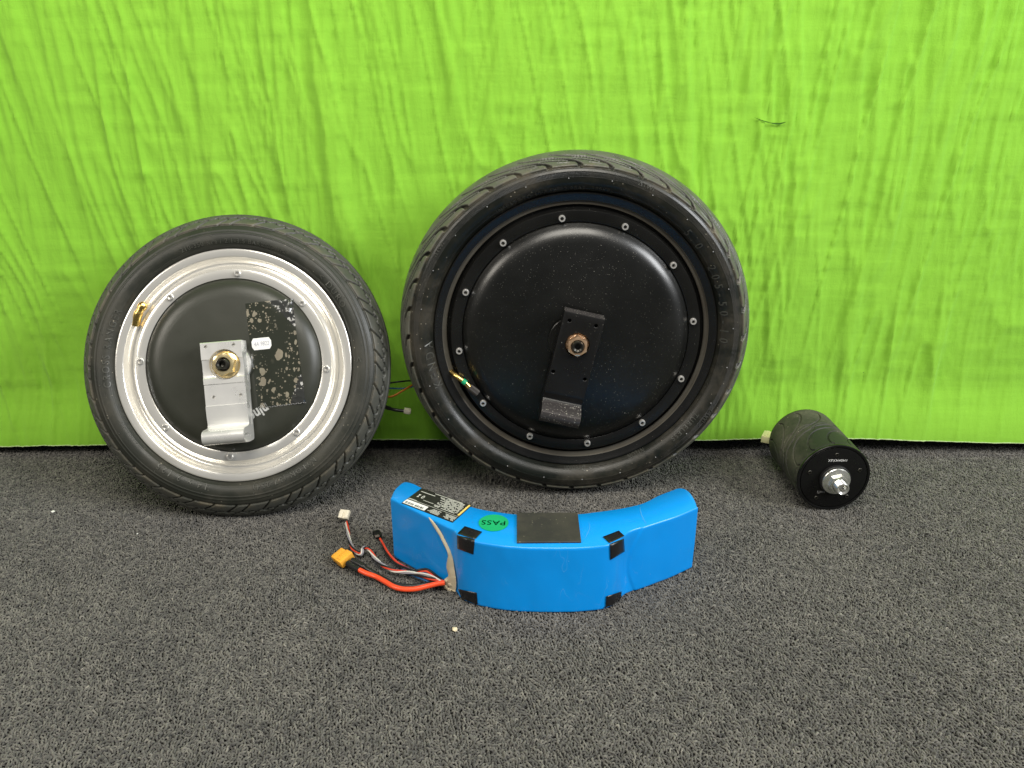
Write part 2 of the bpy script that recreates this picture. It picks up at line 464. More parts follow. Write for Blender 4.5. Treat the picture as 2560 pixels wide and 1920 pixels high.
def build_carpet():
    # tufts: three bent loop shapes, scattered in wandering rows by geometry nodes
    m, t, N, L, b = nt('carpet_loop_yarn'); setp(b, (.16, .15, .135), .95, 0, .2, sheen=.3)
    oi = N.new('ShaderNodeAttribute'); oi.attribute_type = 'INSTANCER'; oi.attribute_name = 'tone'
    c = ramp(N, L, oi.outputs['Fac'], [(0., (.030, .030, .029)), (.35, (.095, .091, .083)), (.75, (.23, .218, .19)), (1., (.40, .37, .32))])
    co = coords(N, L)
    c = mix(N, L, ramp(N, L, noise(N, L, coords(N, L, (1, 1, 1)), 1800, 2), [(.3, .0), (.8, .5)]), c, (.06, .058, .055))
    L.new(c, b.inputs['Base Color'])
    tufts = []
    for k in range(6):
        # one yarn loop seen from above: a short wiggling tube whose ends dive into the backing
        wig = ((0, .5, -.6, .3), (.3, -.5, .2, .5), (-.5, .4, .5, -.4), (.6, .1, -.5, 0), (-.2, -.6, .1, .4), (.1, .7, .3, -.5))[k]
        P = [Vector((wig[0] * .0006, -.0015, -.0030)), Vector((wig[0] * .0009, -.0014, -.0006)), Vector((wig[1] * .0009, -.0005, .0006)), Vector((wig[2] * .0009, .0005, .0005)), Vector((wig[3] * .0009, .0014, -.0006)), Vector((wig[3] * .0006, .0015, -.0030))]
        V, F = tube_geo(catmull(P, 3), .00074, 7)
        me = bpy.data.meshes.new('loop'); me.from_pydata([tuple(v) for v in V], [], F); me.update(); me.shade_smooth(); me.materials.append(m)
        tufts.append(bpy.data.objects.new('loop_source', me))
    # rows
    pts = []; 
    sx, sy = .00240, .00288
    ys = np.arange(.30, 1.045, sy)
    for j, y in enumerate(ys):
        half = min(.74, .12 + .66 * (y * math.cos(R_(22)) + CAMH * math.sin(R_(22))) + .06)
        xs = np.arange(-half, half, sx)
        pts.append(np.stack([xs + (j % 2) * sx * .5, np.full_like(xs, y)], -1))
    P = np.concatenate(pts); n = len(P)
    wx = .0016 * (vnoise(P[:, 0] * 45, P[:, 1] * 45, 1) - .5) + .008 * (vnoise(P[:, 0] * 12, P[:, 1] * 12, 2) - .5)
    wy = .0016 * (vnoise(P[:, 0] * 45, P[:, 1] * 45, 3) - .5) + .008 * (vnoise(P[:, 0] * 12, P[:, 1] * 12, 4) - .5)
    Q = np.stack([P[:, 0] + wx + RS.normal(0, .00032, n), P[:, 1] + wy + RS.normal(0, .00032, n), -.0012 + RS.normal(0, .00055, n) + .0005 * (vnoise(P[:, 0] * 60, P[:, 1] * 60, 6) - .5)], -1)
    me = bpy.data.meshes.new('carpet_pile'); me.from_pydata(Q.tolist(), [], [])
    rot = 1.5 * (vnoise(P[:, 0] * 70, P[:, 1] * 70, 7) - .5) * 2 + RS.normal(0, .5, n) + .2
    a = me.attributes.new('rot', 'FLOAT', 'POINT'); a.data.foreach_set('value', rot.astype(np.float32))
    tilt = RS.normal(0, .35, n)
    a = me.attributes.new('tilt', 'FLOAT', 'POINT'); a.data.foreach_set('value', tilt.astype(np.float32))
    tone = np.clip(.43 + RS.normal(0, .12, n) + .08 * (vnoise(P[:, 0] * 9, P[:, 1] * 9, 9) - .5) + .16 * (vnoise(P[:, 0] * 150, P[:, 1] * 150, 10) - .5), 0, 1)
    a = me.attributes.new('tone', 'FLOAT', 'POINT'); a.data.foreach_set('value', tone.astype(np.float32))
    sca = np.clip(RS.normal(.98, .13, n), .6, 1.35)
    a = me.attributes.new('sca', 'FLOAT', 'POINT'); a.data.foreach_set('value', sca.astype(np.float32))
    which = RS.randint(0, 6, n)
    a = me.attributes.new('which', 'INT', 'POINT'); a.data.foreach_set('value', which.astype(np.int32))
    o = bpy.data.objects.new('carpet_pile', me); COL.objects.link(o); o['kind'] = 'stuff'
    o['label'] = 'grey brown loop pile carpet covering the floor'
    g = bpy.data.node_groups.new('carpet_pile', 'GeometryNodeTree')
    g.interface.new_socket('Geometry', in_out='INPUT', socket_type='NodeSocketGeometry')
    g.interface.new_socket('Geometry', in_out='OUTPUT', socket_type='NodeSocketGeometry')
    gi = g.nodes.new('NodeGroupInput'); go = g.nodes.new('NodeGroupOutput')
    gg = g.nodes.new('GeometryNodeGeometryToInstance')
    for tf in reversed(tufts):
        ob = g.nodes.new('GeometryNodeObjectInfo'); ob.inputs[0].default_value = tf
        g.links.new(ob.outputs['Geometry'], gg.inputs[0])
    def attr(nm, ty):
        a = g.nodes.new('GeometryNodeInputNamedAttribute'); a.data_type = ty; a.inputs[0].default_value = nm; return a.outputs[0]
    mp = g.nodes.new('GeometryNodeMeshToPoints'); g.links.new(gi.outputs[0], mp.inputs['Mesh'])
    ip = g.nodes.new('GeometryNodeInstanceOnPoints')
    g.links.new(mp.outputs[0], ip.inputs['Points']); g.links.new(gg.outputs[0], ip.inputs['Instance'])
    ip.inputs['Pick Instance'].default_value = True
    g.links.new(attr('which', 'INT'), ip.inputs['Instance Index'])
    cx = g.nodes.new('ShaderNodeCombineXYZ'); g.links.new(attr('rot', 'FLOAT'), cx.inputs[2]); g.links.new(attr('tilt', 'FLOAT'), cx.inputs[0])
    er = g.nodes.new('FunctionNodeEulerToRotation'); g.links.new(cx.outputs[0], er.inputs[0])
    g.links.new(er.outputs[0], ip.inputs['Rotation']); g.links.new(attr('sca', 'FLOAT'), ip.inputs['Scale'])
    g.links.new(ip.outputs[0], go.inputs[0])
    md = o.modifiers.new('pile', 'NODES'); md.node_group = g
    return o
build_carpet()

# ------------------------------------------------------------------ text
def text_geo(body, size, extrude=.0002, align='CENTER', spacing=1.0, shear=0.0, xs=1.0, bold=0.0):
    cu = bpy.data.curves.new('lettering', 'FONT'); cu.body = body; cu.size = size; cu.extrude = extrude
    cu.align_x = align; cu.align_y = 'CENTER'; cu.space_character = spacing; cu.shear = shear; cu.resolution_u = 3; cu.offset = bold
    o = bpy.data.objects.new('lettering', cu); COL.objects.link(o)
    dg = bpy.context.evaluated_depsgraph_get(); dg.update()
    me = bpy.data.meshes.new_from_object(o.evaluated_get(dg))
    V = [Vector((v.co.x * xs, v.co.y, v.co.z)) for v in me.vertices]; F = [tuple(p.vertices) for p in me.polygons]
    bpy.data.objects.remove(o); bpy.data.curves.remove(cu); bpy.data.meshes.remove(me)
    return V, F
def join(parts):
    V = []; F = []
    for v, f in parts:
        n = len(V); V += list(v); F += [tuple(i + n for i in q) for q in f]
    return V, F
def bend_text(body, size, r0, ang, zfun, ex=.0009, lift=.0, **kw):
    """letters round a wheel face; ang = centre angle in degrees, tops point outwards, read clockwise"""
    V, F = text_geo(body, size, ex, **kw)
    out = []
    for v in V:
        r = r0 + v.y; a = R_(ang) - v.x / r0
        out.append(Vector((r * math.cos(a), r * math.sin(a), zfun(r) + lift + v.z)))
    return out, F

# ------------------------------------------------------------------ tyres
def tyre_mesh(name, half, nth, treadfun, uvname='UVMap', step=.0007):
    half = np.array(half, float)
    path = catmull([(p[0], p[1], 0) for p in half], 12)
    hp = np.array([(p.x, p.y) for p in path])
    seg = np.r_[0, np.cumsum(np.hypot(*np.diff(hp, axis=0).T))]
    tot = seg[-1]; k = int(tot / step)
    s = np.linspace(0, tot, k); fr = np.interp(s, seg, hp[:, 0]); fz = np.interp(s, seg, hp[:, 1])
    kb = 26; sb = np.linspace(tot, 0, kb)[1:]
    br = np.interp(sb, seg, hp[:, 0]); bz = -np.interp(sb, seg, hp[:, 1])
    # inner closing
    r = np.r_[fr, br]; z = np.r_[fz, bz]; side = np.r_[np.ones(k), -np.ones(len(sb))]; ss = np.r_[s, sb]
    dr = np.gradient(r); dz = np.gradient(z); ln = np.hypot(dr, dz); nr = -dz / ln; nz = dr / ln
    A = np.linspace(0, 2 * PI, nth, endpoint=False)
    AA, SS = np.meshgrid(A, ss, indexing='ij'); RR = np.tile(r, (nth, 1)); SD = np.tile(side, (nth, 1))
    D = treadfun(-AA, SS, RR, SD, tot)            # -AA: clockwise angle
    r2 = RR + D * nr; z2 = z[None, :] + D * nz
    V = np.stack([r2 * np.cos(AA), r2 * np.sin(AA), z2], -1).reshape(-1, 3)
    m = len(r); idx = np.arange(nth * m).reshape(nth, m); nx = np.roll(idx, -1, 0)
    F = np.stack([idx[:, :-1], nx[:, :-1], nx[:, 1:], idx[:, 1:]], -1)
    F = F.reshape(-1, 4)
    me = bpy.data.meshes.new(name); me.from_pydata(V.tolist(), [], F[:, ::-1].tolist() if False else F.tolist()); me.update(); me.shade_smooth()
    wa = me.attributes.new('wear_groove_shade', 'FLOAT', 'POINT'); wa.data.foreach_set('value', WEAR_SHADE['w'].reshape(-1).astype(np.float32))
    uv = me.uv_layers.new(name=uvname)
    U = np.repeat(A / (2 * PI), m); W = np.tile(ss / tot + (side < 0) * 1.0, nth)
    li = np.empty(len(me.loops), np.int32); me.loops.foreach_get('vertex_index', li)
    uvd = np.stack([U[li], W[li]], -1)
    # keep the seam from smearing
    fi = uvd.reshape(-1, 4, 2); wrap = (fi[:, :, 0].max(1) - fi[:, :, 0].min(1)) > .5
    fi[wrap] = np.where((fi[wrap][:, :, :1] < .5) & (np.arange(2) == 0), fi[wrap] + 1, fi[wrap])
    uv.data.foreach_set('uv', fi.reshape(-1).astype(np.float32))
    zf = lambda q: float(np.interp(q, fr, fz)) if True else 0
    # profile of the sidewall up to the widest point and beyond
    order = np.argsort(fr)
    fr_, fz_ = fr[order], fz[order]
    def zfun(q): return float(np.interp(q, fr_, fz_))
    svals = (s, fr)
    order2 = np.argsort(fr)
    def s_of_r(q): return float(np.interp(q, fr[order2], s[order2]))
    return me, zfun, s_of_r, tot
SMALL = [(.1290, .0150), (.1318, .0175), (.1332, .0198), (.1355, .0232), (.1392, .0258), (.1440, .0266), (.1495, .0257), (.1545, .0236), (.1592, .0205), (.1642, .0155), (.1687, .0097), (.1718, .0046), (.1735, .0)]
BIG = [(.1565, .0165), (.1592, .0200), (.1606, .0238), (.1640, .0290), (.1695, .0333), (.1755, .0349), (.1812, .0341), (.1850, .0322), (.1890, .0278), (.1930, .0215), (.1965, .0140), (.1990, .0068), (.2000, .0)]
WEAR_SHADE = {}  # pale worn block tops, with the shade of the grooves put into the colour
def tread_small(A, S, R, SD, tot):
    s0 = .0  # arc length at shoulder is found from the radius
    q = np.interp(R, [.1590, .1640, .1687, .1718, .1735], [0, .0072, .0145, .0205, .0255])
    D = np.zeros_like(R)
    # two moulding ribs and a fine one
    for rr, hh, wd in ((.1526, .00075, .00045), (.1489, .00075, .00045), (.1365, .0004, .0004)):
        D += hh * np.exp(-((R - rr) / wd) ** 2)
    # shoulder step
    tr = sstep(.1586, .1593, R)
    D += .0013 * tr - .0008 * np.exp(-((R - .1583) / .0004) ** 2)
    per = R_(22.5); a = np.mod(A, per)
    g = np.zeros_like(R)
    for b0, wdt in ((0, .0013), (R_(9.0), .0013), (R_(17.4), .0011)):
        for w_ in (-1, 0, 1, 2):
            c = R_(0) + b0 + w_ * per + (q / .150) * 1.0 + .9 * (q / .165) ** 2 * 0
            d = (a - c) * R * .75
            g = np.maximum(g, pulse(d, wdt * .5, .0006) * (q < .0125))
    # zigzag circumferential groove and centre groove
    zig = .0122 + .0010 * np.sign(np.sin(A * 96)) * np.abs(np.sin(A * 96)) ** .3
    g = np.maximum(g, pulse(q - zig, .0007, .0005))
    g = np.maximum(g, pulse(q - .0205, .0007, .0005) * .8)
    g2 = np.zeros_like(R)
    for w_ in range(3):
        c = w_ * R_(7.5) + (q - .012) / .12; d = (np.mod(A, R_(22.5)) - c) * R * .8
        g2 = np.maximum(g2, pulse(d, .0007, .0005) * (q > .0122) * (q < .020))
    D -= .0028 * g * tr + .0022 * g2 * tr
    WEAR_SHADE['w'] = 1 - np.clip(np.maximum(g, g2) * 1.6, 0, 1)
    # small nipples on the shoulder rib
    return D
def tread_big(A, S, R, SD, tot):
    q = np.interp(R, [.1850, .1890, .1930, .1965, .1990, .2000], [-.0020, .0039, .0114, .0196, .0272, .0341])
    D = np.zeros_like(R)
    D += .00035 * np.exp(-((R - .1820) / .0003) ** 2) + .0003 * np.exp(-((R - .1760) / .0003) ** 2) + .0004 * np.exp(-((R - .1640) / .0004) ** 2)
    tr = sstep(.1863, .1868, R)
    D += .0016 * tr - .0008 * np.exp(-((R - .1859) / .0004) ** 2)
    nth, m = R.shape; n = nth // 36; per = R_(10)
    qa = q[0]; ca = (np.arange(n) / n) * per
    lines = [([(0.4, .0014), (-.4, .0040), (-1.5, .0068)], .00160, .00150, .0036),
             ([(-1.5, .0068), (-3.2, .0094), (-5.6, .0118), (-9.0, .0138), (-13, .0160), (-17, .0195), (-19.5, .0240)], .00120, .0006, .0032),
             ([(-2.2, .0070), (-5.0, .0079), (-8.5, .0094), (-12.2, .0116)], .00065, .00055, .0026),
             ([(-3.5, .0040), (-5.2, .0046), (-7.2, .0054)], .00016, .00012, .0009),
             ([(-8.0, .0160), (-11.5, .0176), (-15, .0205)], .0003, .0002, .0014)]
    T = np.zeros((n, m))
    for pts, h0, h1, dep in lines:
        pp = catmull([(R_(a), q_, 0) for a, q_ in pts], 16); k = len(pp)
        for i, p in enumerate(pp):
            hw = h0 + (h1 - h0) * i / k
            for w_ in range(-1, 4):
                c = p.x + w_ * per
                if c < -.03 or c > per + .03: continue
                d = np.hypot((ca[:, None] - c) * .195, qa[None, :] - p.y)
                T = np.maximum(T, dep * (1 - sstep(hw, hw + .00045, d)))
    # wedge notch at the foot of every groove
    dx = ca[:, None] * .19; dx = np.where(dx > per * .19 / 2, dx - per * .19, dx)
    T = np.maximum(T, .0022 * (1 - sstep(.0020, .0025, np.abs(dx + .0006))) * ((qa > .0004) & (qa < .0030))[None, :])
    T = T[(-np.arange(nth)) % n]
    D -= T * tr
    WEAR_SHADE['w'] = 1 - np.clip(T / .0016, 0, 1)
    return D

def wheel_matrix(c, lean, yaw, R):
    al, ps = R_(lean), R_(yaw)
    a = Vector((0, -math.cos(al), math.sin(al))); u = Vector((0, math.sin(al), math.cos(al))); r = Vector((1, 0, 0))
    Mz = Matrix.Rotation(ps, 3, 'Z'); a, u, r = Mz @ a, Mz @ u, Mz @ r
    m = Matrix((r, u, a)).transposed().to_4x4()
    m.translation = Vector(c) - u * R
    return m

# shared small fittings
def screw_mesh(name='screw', r=.0036, h=.0032):
    bm = bmesh.new()
    def ring(rad, z, n=18, hexa=False):
        vs = []
        for k in range(n):
            a = 2 * PI * k / n; rr = rad
            if hexa: rr = rad * math.cos(PI / 6) / math.cos((a % (PI / 3)) - PI / 6)
            vs.append(bm.verts.new((rr * math.cos(a), rr * math.sin(a), z)))
        return vs
    rs = [ring(r, -.001), ring(r, h * .7), ring(r * .86, h), ring(r * .58, h, hexa=True), ring(r * .50, -h * .3, hexa=True)]
    for a, b in zip(rs[:-1], rs[1:]):
        for k in range(18): bm.faces.new((a[k], a[(k + 1) % 18], b[(k + 1) % 18], b[k]))
    bm.faces.new(rs[-1])
    return bm
def nut_bm(af, h, hole, z0, rot=0.0, flange=None):
    """hex nut with chamfered crown and a hole; optional flange radius"""
    bm = bmesh.new(); n = 48; rc = af / math.cos(PI / 6)
    def ring(fn, z):
        vs = []
        for k in range(n):
            a = 2 * PI * k / n; rr, dz = fn(a); vs.append(bm.verts.new((rr * math.cos(a + rot), rr * math.sin(a + rot), z + dz)))
        return vs
    hexr = lambda a: af / math.cos((a % (PI / 3)) - PI / 6)
    rs = []
    if flange:
        rs += [ring(lambda a: (flange, 0), z0), ring(lambda a: (flange, 0), z0 + .0016), ring(lambda a: (flange * .97, 0), z0 + .0022)]
    rs += [ring(lambda a: (hexr(a), 0), z0 + (.0034 if flange else 0)), ring(lambda a: (hexr(a), -(hexr(a) - af) * .55), z0 + h), ring(lambda a: (af * .93, 0), z0 + h),
           ring(lambda a: (hole * 1.12, 0), z0 + h), ring(lambda a: (hole, 0), z0 + h - .0012), ring(lambda a: (hole, 0), z0 + .001)]
    for a, b in zip(rs[:-1], rs[1:]):
        for k in range(n): bm.faces.new((a[k], a[(k + 1) % n], b[(k + 1) % n], b[k]))
    return bm
def axle_bm(r, z0, z1, flat=True, hole=.003):
    bm = bmesh.new(); n = 36
    prof = [(r, z0)]
    z = z0
    while z < z1 - .0018:                       # threads
        prof += [(r * .93, z + .0006), (r, z + .0012)]; z += .0012
    prof += [(r * .86, z1), (hole * 1.5, z1), (hole, z1 - .0015), (hole, z1 - .008), (0, z1 - .009)]
    V, F = lathe(prof, n)
    if flat: V[:, 1] = np.clip(V[:, 1], -r * .80, r * .80)
    return V, F

def bracket_obj(prof, half_w, holes, bore, slots, mats, parent, loc, rot, name='bracket'):
    """prof: closed (s, z) outline extruded across the width; holes drilled through the face"""
    bm = bmesh.new()
    P = [Vector((0, s, z)) for s, z in prof]
    a = [bm.verts.new((-half_w, p.y, p.z)) for p in P]; b = [bm.verts.new((half_w, p.y, p.z)) for p in P]
    n = len(P)
    for i in range(n): bm.faces.new((a[i], a[(i + 1) % n], b[(i + 1) % n], b[i]))
    bm.faces.new(a[::-1]); bm.faces.new(b)
    o = from_bm(name, bm, mats[0], parent, sharp=28, loc=loc, rot=rot)
    cutters = []
    def cut(bmc):
        me = bpy.data.meshes.new('cut'); bmesh.ops.recalc_face_normals(bmc, faces=bmc.faces); bmc.to_mesh(me); bmc.free()
        c = bpy.data.objects.new('cut', me); COL.objects.link(c); cutters.append(c)
        c.matrix_world = o.matrix_world
        md = o.modifiers.new('cut', 'BOOLEAN'); md.object = c; md.operation = 'DIFFERENCE'; md.solver = 'EXACT'
        c.parent = parent; c.location = o.location; c.rotation_euler = o.rotation_euler; c.matrix_parent_inverse = Matrix()
    for x, s, r, depth, ztop in holes + ([bore] if bore else []):
        bc = bmesh.new(); bmesh.ops.create_cone(bc, cap_ends=True, segments=28, radius1=r, radius2=r, depth=depth, matrix=Matrix.Translation((x, s, ztop - depth / 2 + .002)))
        cut(bc)
    for s0, s1, z0, z1 in slots:
        bc = bmesh.new(); bm_box(bc, (0, (s0 + s1) / 2, (z0 + z1) / 2), (half_w * 2 + .01, abs(s1 - s0), abs(z1 - z0)), bev=0)
        # round the slot ends
        bmesh.ops.bevel(bc, geom=[e for e in bc.edges if abs((e.verts[0].co - e.verts[1].co).x) > half_w], offset=min(abs(s1 - s0), abs(z1 - z0)) * .42, segments=4, affect='EDGES')
        cut(bc)
    dg = bpy.context.evaluated_depsgraph_get(); dg.update()
    me = bpy.data.meshes.new_from_object(o.evaluated_get(dg))
    o.modifiers.clear(); o.data = me
    for c in cutters: bpy.data.objects.remove(c)
    bm = bmesh.new(); bm.from_mesh(me)
    try: 
        ed = [e for e in bm.edges if len(e.link_faces) == 2 and e.calc_face_angle(0) > 1.2]
        bmesh.ops.bevel(bm, geom=ed, offset=.00035, segments=1, affect='EDGES', clamp_overlap=True)
    except Exception: pass
    bm.to_mesh(me); bm.free(); me.shade_smooth(); me.set_sharp_from_angle(angle=R_(32))
    return o, me

# ------------------------------------------------------------------ SMALL WHEEL
def small_wheel():
    Rr = .1735
    mw = wheel_matrix((-.3159, .8668, .1629), 21.8, 3.2, Rr)
    W = empty('hub_motor_wheel', 'smaller wheel with bright silver rim, dark motor cover and silver bracket, left on the carpet', 'wheel', mw, (0, Rr, 0), 'hub motor wheels leaning against the cloth')
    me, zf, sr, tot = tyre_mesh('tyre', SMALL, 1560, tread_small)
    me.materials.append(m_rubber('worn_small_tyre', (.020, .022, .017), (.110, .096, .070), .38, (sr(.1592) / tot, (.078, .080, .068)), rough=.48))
    ty = bpy.data.objects.new('tyre', me); link(ty, W)
    # cross hatching of the blocks comes from a fine bump on the tread only
    T = []
    T.append(bend_text('CROSS RANGER', .0100, .1388, 171, zf, spacing=1.32, lift=.0001))
    T.append(bend_text('210-350 KPa / 2.1-3.5 BAR', .0066, .1397, 94.5, zf, spacing=1.22))
    T.append(bend_text('MINIMUM', .0031, .1408, 73.0, zf)); T.append(bend_text('MAXIMUM', .0031, .1382, 72.6, zf)); T.append(bend_text('30 PSI', .0052, .1397, 66.5, zf))
    T.append(bend_text('< DURO', .0098, .1405, 36, zf, spacing=1.35, lift=.0001))
    T.append(bend_text('NYLON (57-254)', .0082, .1400, -66, zf, spacing=1.35, lift=.0001))
    T.append(bend_text('14 x 2.125', .0098, .1393, -115, zf, spacing=1.45, lift=.0001))
    T.append(bend_text('INFLATE TO 30-50 PSI', .0034, .1375, -146, zf, spacing=1.2))
    T.append(bend_text('<', .012, .1405, 1.5, zf))
    for V, F in T: mesh_obj('embossed_lettering', V, F, M['letters_small'], ty, smooth=False)
    ty['_x'] = 0
    # rubber nipples
    nb = bmesh.new()
    for k in range(16):
        a = R_(22.5 * k + 8); rr = .1462 + .0006 * (k % 3)
        bmesh.ops.create_icosphere(nb, subdivisions=1, radius=.0006, matrix=Matrix.Translation((rr * math.cos(a), rr * math.sin(a), zf(rr) + .0004)))
    from_bm('rubber_nipples', nb, M['letters_small'], ty)['kind'] = 'stuff'
    # rim
    prof = [(.1255, -.020), (.1275, .010), (.1313, .0170), (.1320, .0190), (.1318, .0202), (.1309, .0208), (.1298, .0209), (.1235, .0203), (.1227, .0198), (.1222, .0186), (.1216, .0150), (.1200, .0120), (.1180, .0100), (.1165, .0092),
            (.1152, .0094), (.1142, .0104), (.1136, .0122), (.1130, .0140), (.1124, .0150), (.1106, .0158), (.1096, .0172), (.1092, .0190), (.1087, .0197), (.1080, .0199), (.0990, .0199), (.0985, .0196), (.0984, .0170), (.0984, -.012)]
    prof = [tuple(p) for p in prof]
    V, F = lathe(prof, 256); rim = mesh_obj('rim', V, F, M['rim'], W, sharp=38)
    V, F = lathe([(.1300, .0160), (.1328, .0188), (.1334, .0196), (.1330, .0180), (.1300, .014)], 192)
    mesh_obj('bead_edge', V, F, M['black_plastic'], ty)
    prof = [(.0984, .0100), (.0979, .0185), (.0970, .0200), (.0955, .0215), (.0930, .0236), (.0895, .0258), (.0855, .0274), (.0810, .0283), (.0760, .0287), (.0400, .0293), (.0250, .0294), (.0245, .0310), (.0160, .0330), (.0, .0330)]
    V, F = lathe(prof, 192); cov = mesh_obj('motor_cover', V, F, M['cover_small'], W, sharp=30)
    cpr = list(prof)
    cz = lambda r: float(np.interp(r, [p[0] for p in cpr][::-1], [p[1] for p in cpr][::-1]))
    V, F = lathe([(.0993, -.03), (.0985, -.026), (.08, -.034), (.0, -.036)], 96); mesh_obj('rear_cover', V, F, M['cover_small'], W)
    s0 = None
    for k in range(8):
        a = R_(-3.5 + 45 * k); loc = (.1037 * math.cos(a), .1037 * math.sin(a), .0199)
        if s0 is None: s0 = from_bm('screw', screw_mesh(), M['steel'], W, sharp=40, loc=loc, rot=(0, 0, a)); 
        else: inst(s0, W, loc, (0, 0, a + k))
    # hollows in the cover edge beside every screw
    for k in range(8):
        pass
    # valve
    P = catmull([(-.1105, .0480, .0140), (-.1085, .0530, .0160), (-.1055, .0600, .0182), (-.1010, .0675, .0190), (-.0985, .0712, .0185)], 6)
    vs = tube('valve_stem', P, [.0048] * 14 + [.0040] * (len(P) - 14), M['brass'], W, 16)
    V, F = tube_geo(catmull([(-.1024, .0655, .0190), (-.0978, .0722, .0185)], 3), [.0046, .0052, .0050, .0034], 16); mesh_obj('collar', V, F, M['brass'], vs, sharp=40, loc=(0, 0, 0))
    # axle, washer, nut, bracket
    V, F = lathe([(.0235, .0330), (.0235, .0365), (.0225, .0375), (.008, .0375)], 48); mesh_obj('washer', V, F, M['steel'], W, sharp=40)
    V, F = axle_bm(.0068, .03, .0665); mesh_obj('axle', V, F, M['axle'], W, sharp=40)
    V, F = lathe([(.0068, -.030), (.0068, -.0600), (0, -.0605)], 24); mesh_obj('rear_axle', V, F, M['axle'], W, sharp=40)
    prof = [(.0252, .0360), (.0252, .0548), (.0245, .0555), (.0066, .0555), (.0058, .0545), (.0030, .0540), (-.0100, .0535), (-.0135, .0540), (-.0145, .0550), (-.0205, .0550), (-.0209, .0538), (-.0440, .0536), (-.0442, .0548), (-.0570, .0540), (-.0620, .0530), (-.0650, .0525),
            (-.0672, .0535), (-.0684, .0570), (-.0690, .0630), (-.0696, .0700), (-.0712, .0745), (-.0740, .0767), (-.0775, .0775), (-.0810, .0765), (-.0840, .0740), (-.0856, .0700), (-.0860, .0640), (-.0860, .0540), (-.0850, .0400), (-.0835, .0370), (-.0800, .0360), (-.0600, .0355), (-.0300, .0360), (-.0285, .0340), (-.0120, .0335), (.0060, .0335), (.0080, .0360)]
    hol = [(-.0165, .0208, .0020, .008, .0555), (.0135, .0208, .0020, .008, .0555), (-.0130, -.0345, .0020, .008, .0540), (.0160, -.0345, .0020, .008, .0540)]
    br, bme = bracket_obj(prof, .0222, hol, (.0022, .0, .0166, .0120, .0575), [(.0190, .0120, .0420, .0460), (-.0010, -.0070, .0415, .0455), (-.0110, -.0200, .0405, .0435), (-.0400, -.0690, .0400, .0432), (-.0745, -.0825, .0500, .0570), (-.0730, -.0810, .0640, .0710), (-.0758, -.0790, .0560, .066)], [M['bracket']], W, (-.0022, 0, 0), (0, 0, R_(3.7)))
    f = nut_bm(.0110, .0130, .0072, .0480, R_(20), .0150)
    from_bm('flange_nut', f, M['zinc'], W, sharp=25)
    # tape film, on the cover (flattened onto its surface)
    q = [Vector((.0165, .0685)), Vector((.0682, .0741)), Vector((.0808, -.0438)), Vector((.0283, -.0493))]
    NU, NV = 26, 60; V = []
    for j in range(NV + 1):
        for i in range(NU + 1):
            u, v = i / NU, j / NV
            p = q[0] * (1 - u) * (1 - v) + q[1] * u * (1 - v) + q[2] * u * v + q[3] * (1 - u) * v
            if j == NV: p = p + Vector((0, (-.0006 if i % 2 else .0006)))
            r = p.length
            lift = .0004 + .0032 * sstep(.72, 1., np.array(u)) * sstep(.25, 0, np.array(v)) * (1.2 + .6 * math.sin(u * 60 + v * 35)) + .0022 * sstep(.6, 1., np.array(u)) * sstep(.75, 1., np.array(v))
            V.append(Vector((p.x, p.y, cz(min(r, .0975)) + float(lift))))
    F = []; F2 = []
    for j in range(NV):
        for i in range(NU):
            f = (j * (NU + 1) + i, j * (NU + 1) + i + 1, (j + 1) * (NU + 1) + i + 1, (j + 1) * (NU + 1) + i)
            u, v = i / NU, j / NV
            edge = (.50 + 1.75 * v) if v < .28 else (1.0 if v < .70 else 1.0 - .35 * ((v - .70) / .30) ** .8)
            (F2 if u > edge else F).append(f[::-1])
    def sub(Vs, Fs):
        used = sorted({i for f in Fs for i in f}); mp = {i: k for k, i in enumerate(used)}
        return [Vs[i] for i in used], [tuple(mp[i] for i in f) for f in Fs]
    V1, F1 = sub(V, F); tp = mesh_obj('stained_tape', V1, F1, M['film'], W)
    for g_ in ([f for f in F2 if f[0] < (NU + 1) * NV // 2], [f for f in F2 if f[0] >= (NU + 1) * NV // 2]):
        V1, F1 = sub(V, g_); mesh_obj('clear_tape_edge', V1, F1, M['clear'], tp)
    # pale serrated cut line and crease
    cr = [q[3] + (q[2] - q[3]) * (k / 60) for k in range(8, 61)]
    bm = bmesh.new()
    for k, p in enumerate(cr):
        if k % 3 == 0: continue
        bm_box(bm, (p.x, p.y + (.0003 if k % 2 else -.0003), cz(min(p.length, .0975)) + .0009 + .0022 * float(sstep(.6, 1., np.array(k / 52)))), (.0011, .00045, .0003))
    from_bm('serrated_edge', bm, M['print_grey'], tp)
    # sticker with notched ends, hand written
    sx, sy = .0108, .0066
    pts = [(-sx * .80, -sy), (sx * .80, -sy), (sx, -sy * .45), (sx, sy * .45), (sx * .80, sy), (-sx * .80, sy), (-sx, sy * .45), (-sx, -sy * .45)]
    V = [Vector((x, y, 0)) for x, y in pts] + [Vector((x, y, .0004)) for x, y in pts]
    F = [tuple(range(7, -1, -1)), tuple(range(8, 16))] + [(i, (i + 1) % 8, (i + 1) % 8 + 8, i + 8) for i in range(8)]
    st = mesh_obj('price_sticker', V, F, M['paper'], W, smooth=False, loc=(.0338, .0232, .0302), rot=(0, 0, R_(5)))
    V, F = text_geo('4A 9822', .0068, .00005, shear=.15, xs=.72); V = [v + Vector((0, -.0002, .0006)) for v in V]
    mesh_obj('handwriting', V, F, M['pen'], st, smooth=False)
    # logo print, upside down, half hidden by the bracket
    V, F = text_geo('ninebot', .0165, .00005, 'LEFT', 1.05, xs=.82, bold=.0006)
    V = [Vector((v.x * 1.0, v.y, v.z)) for v in V]
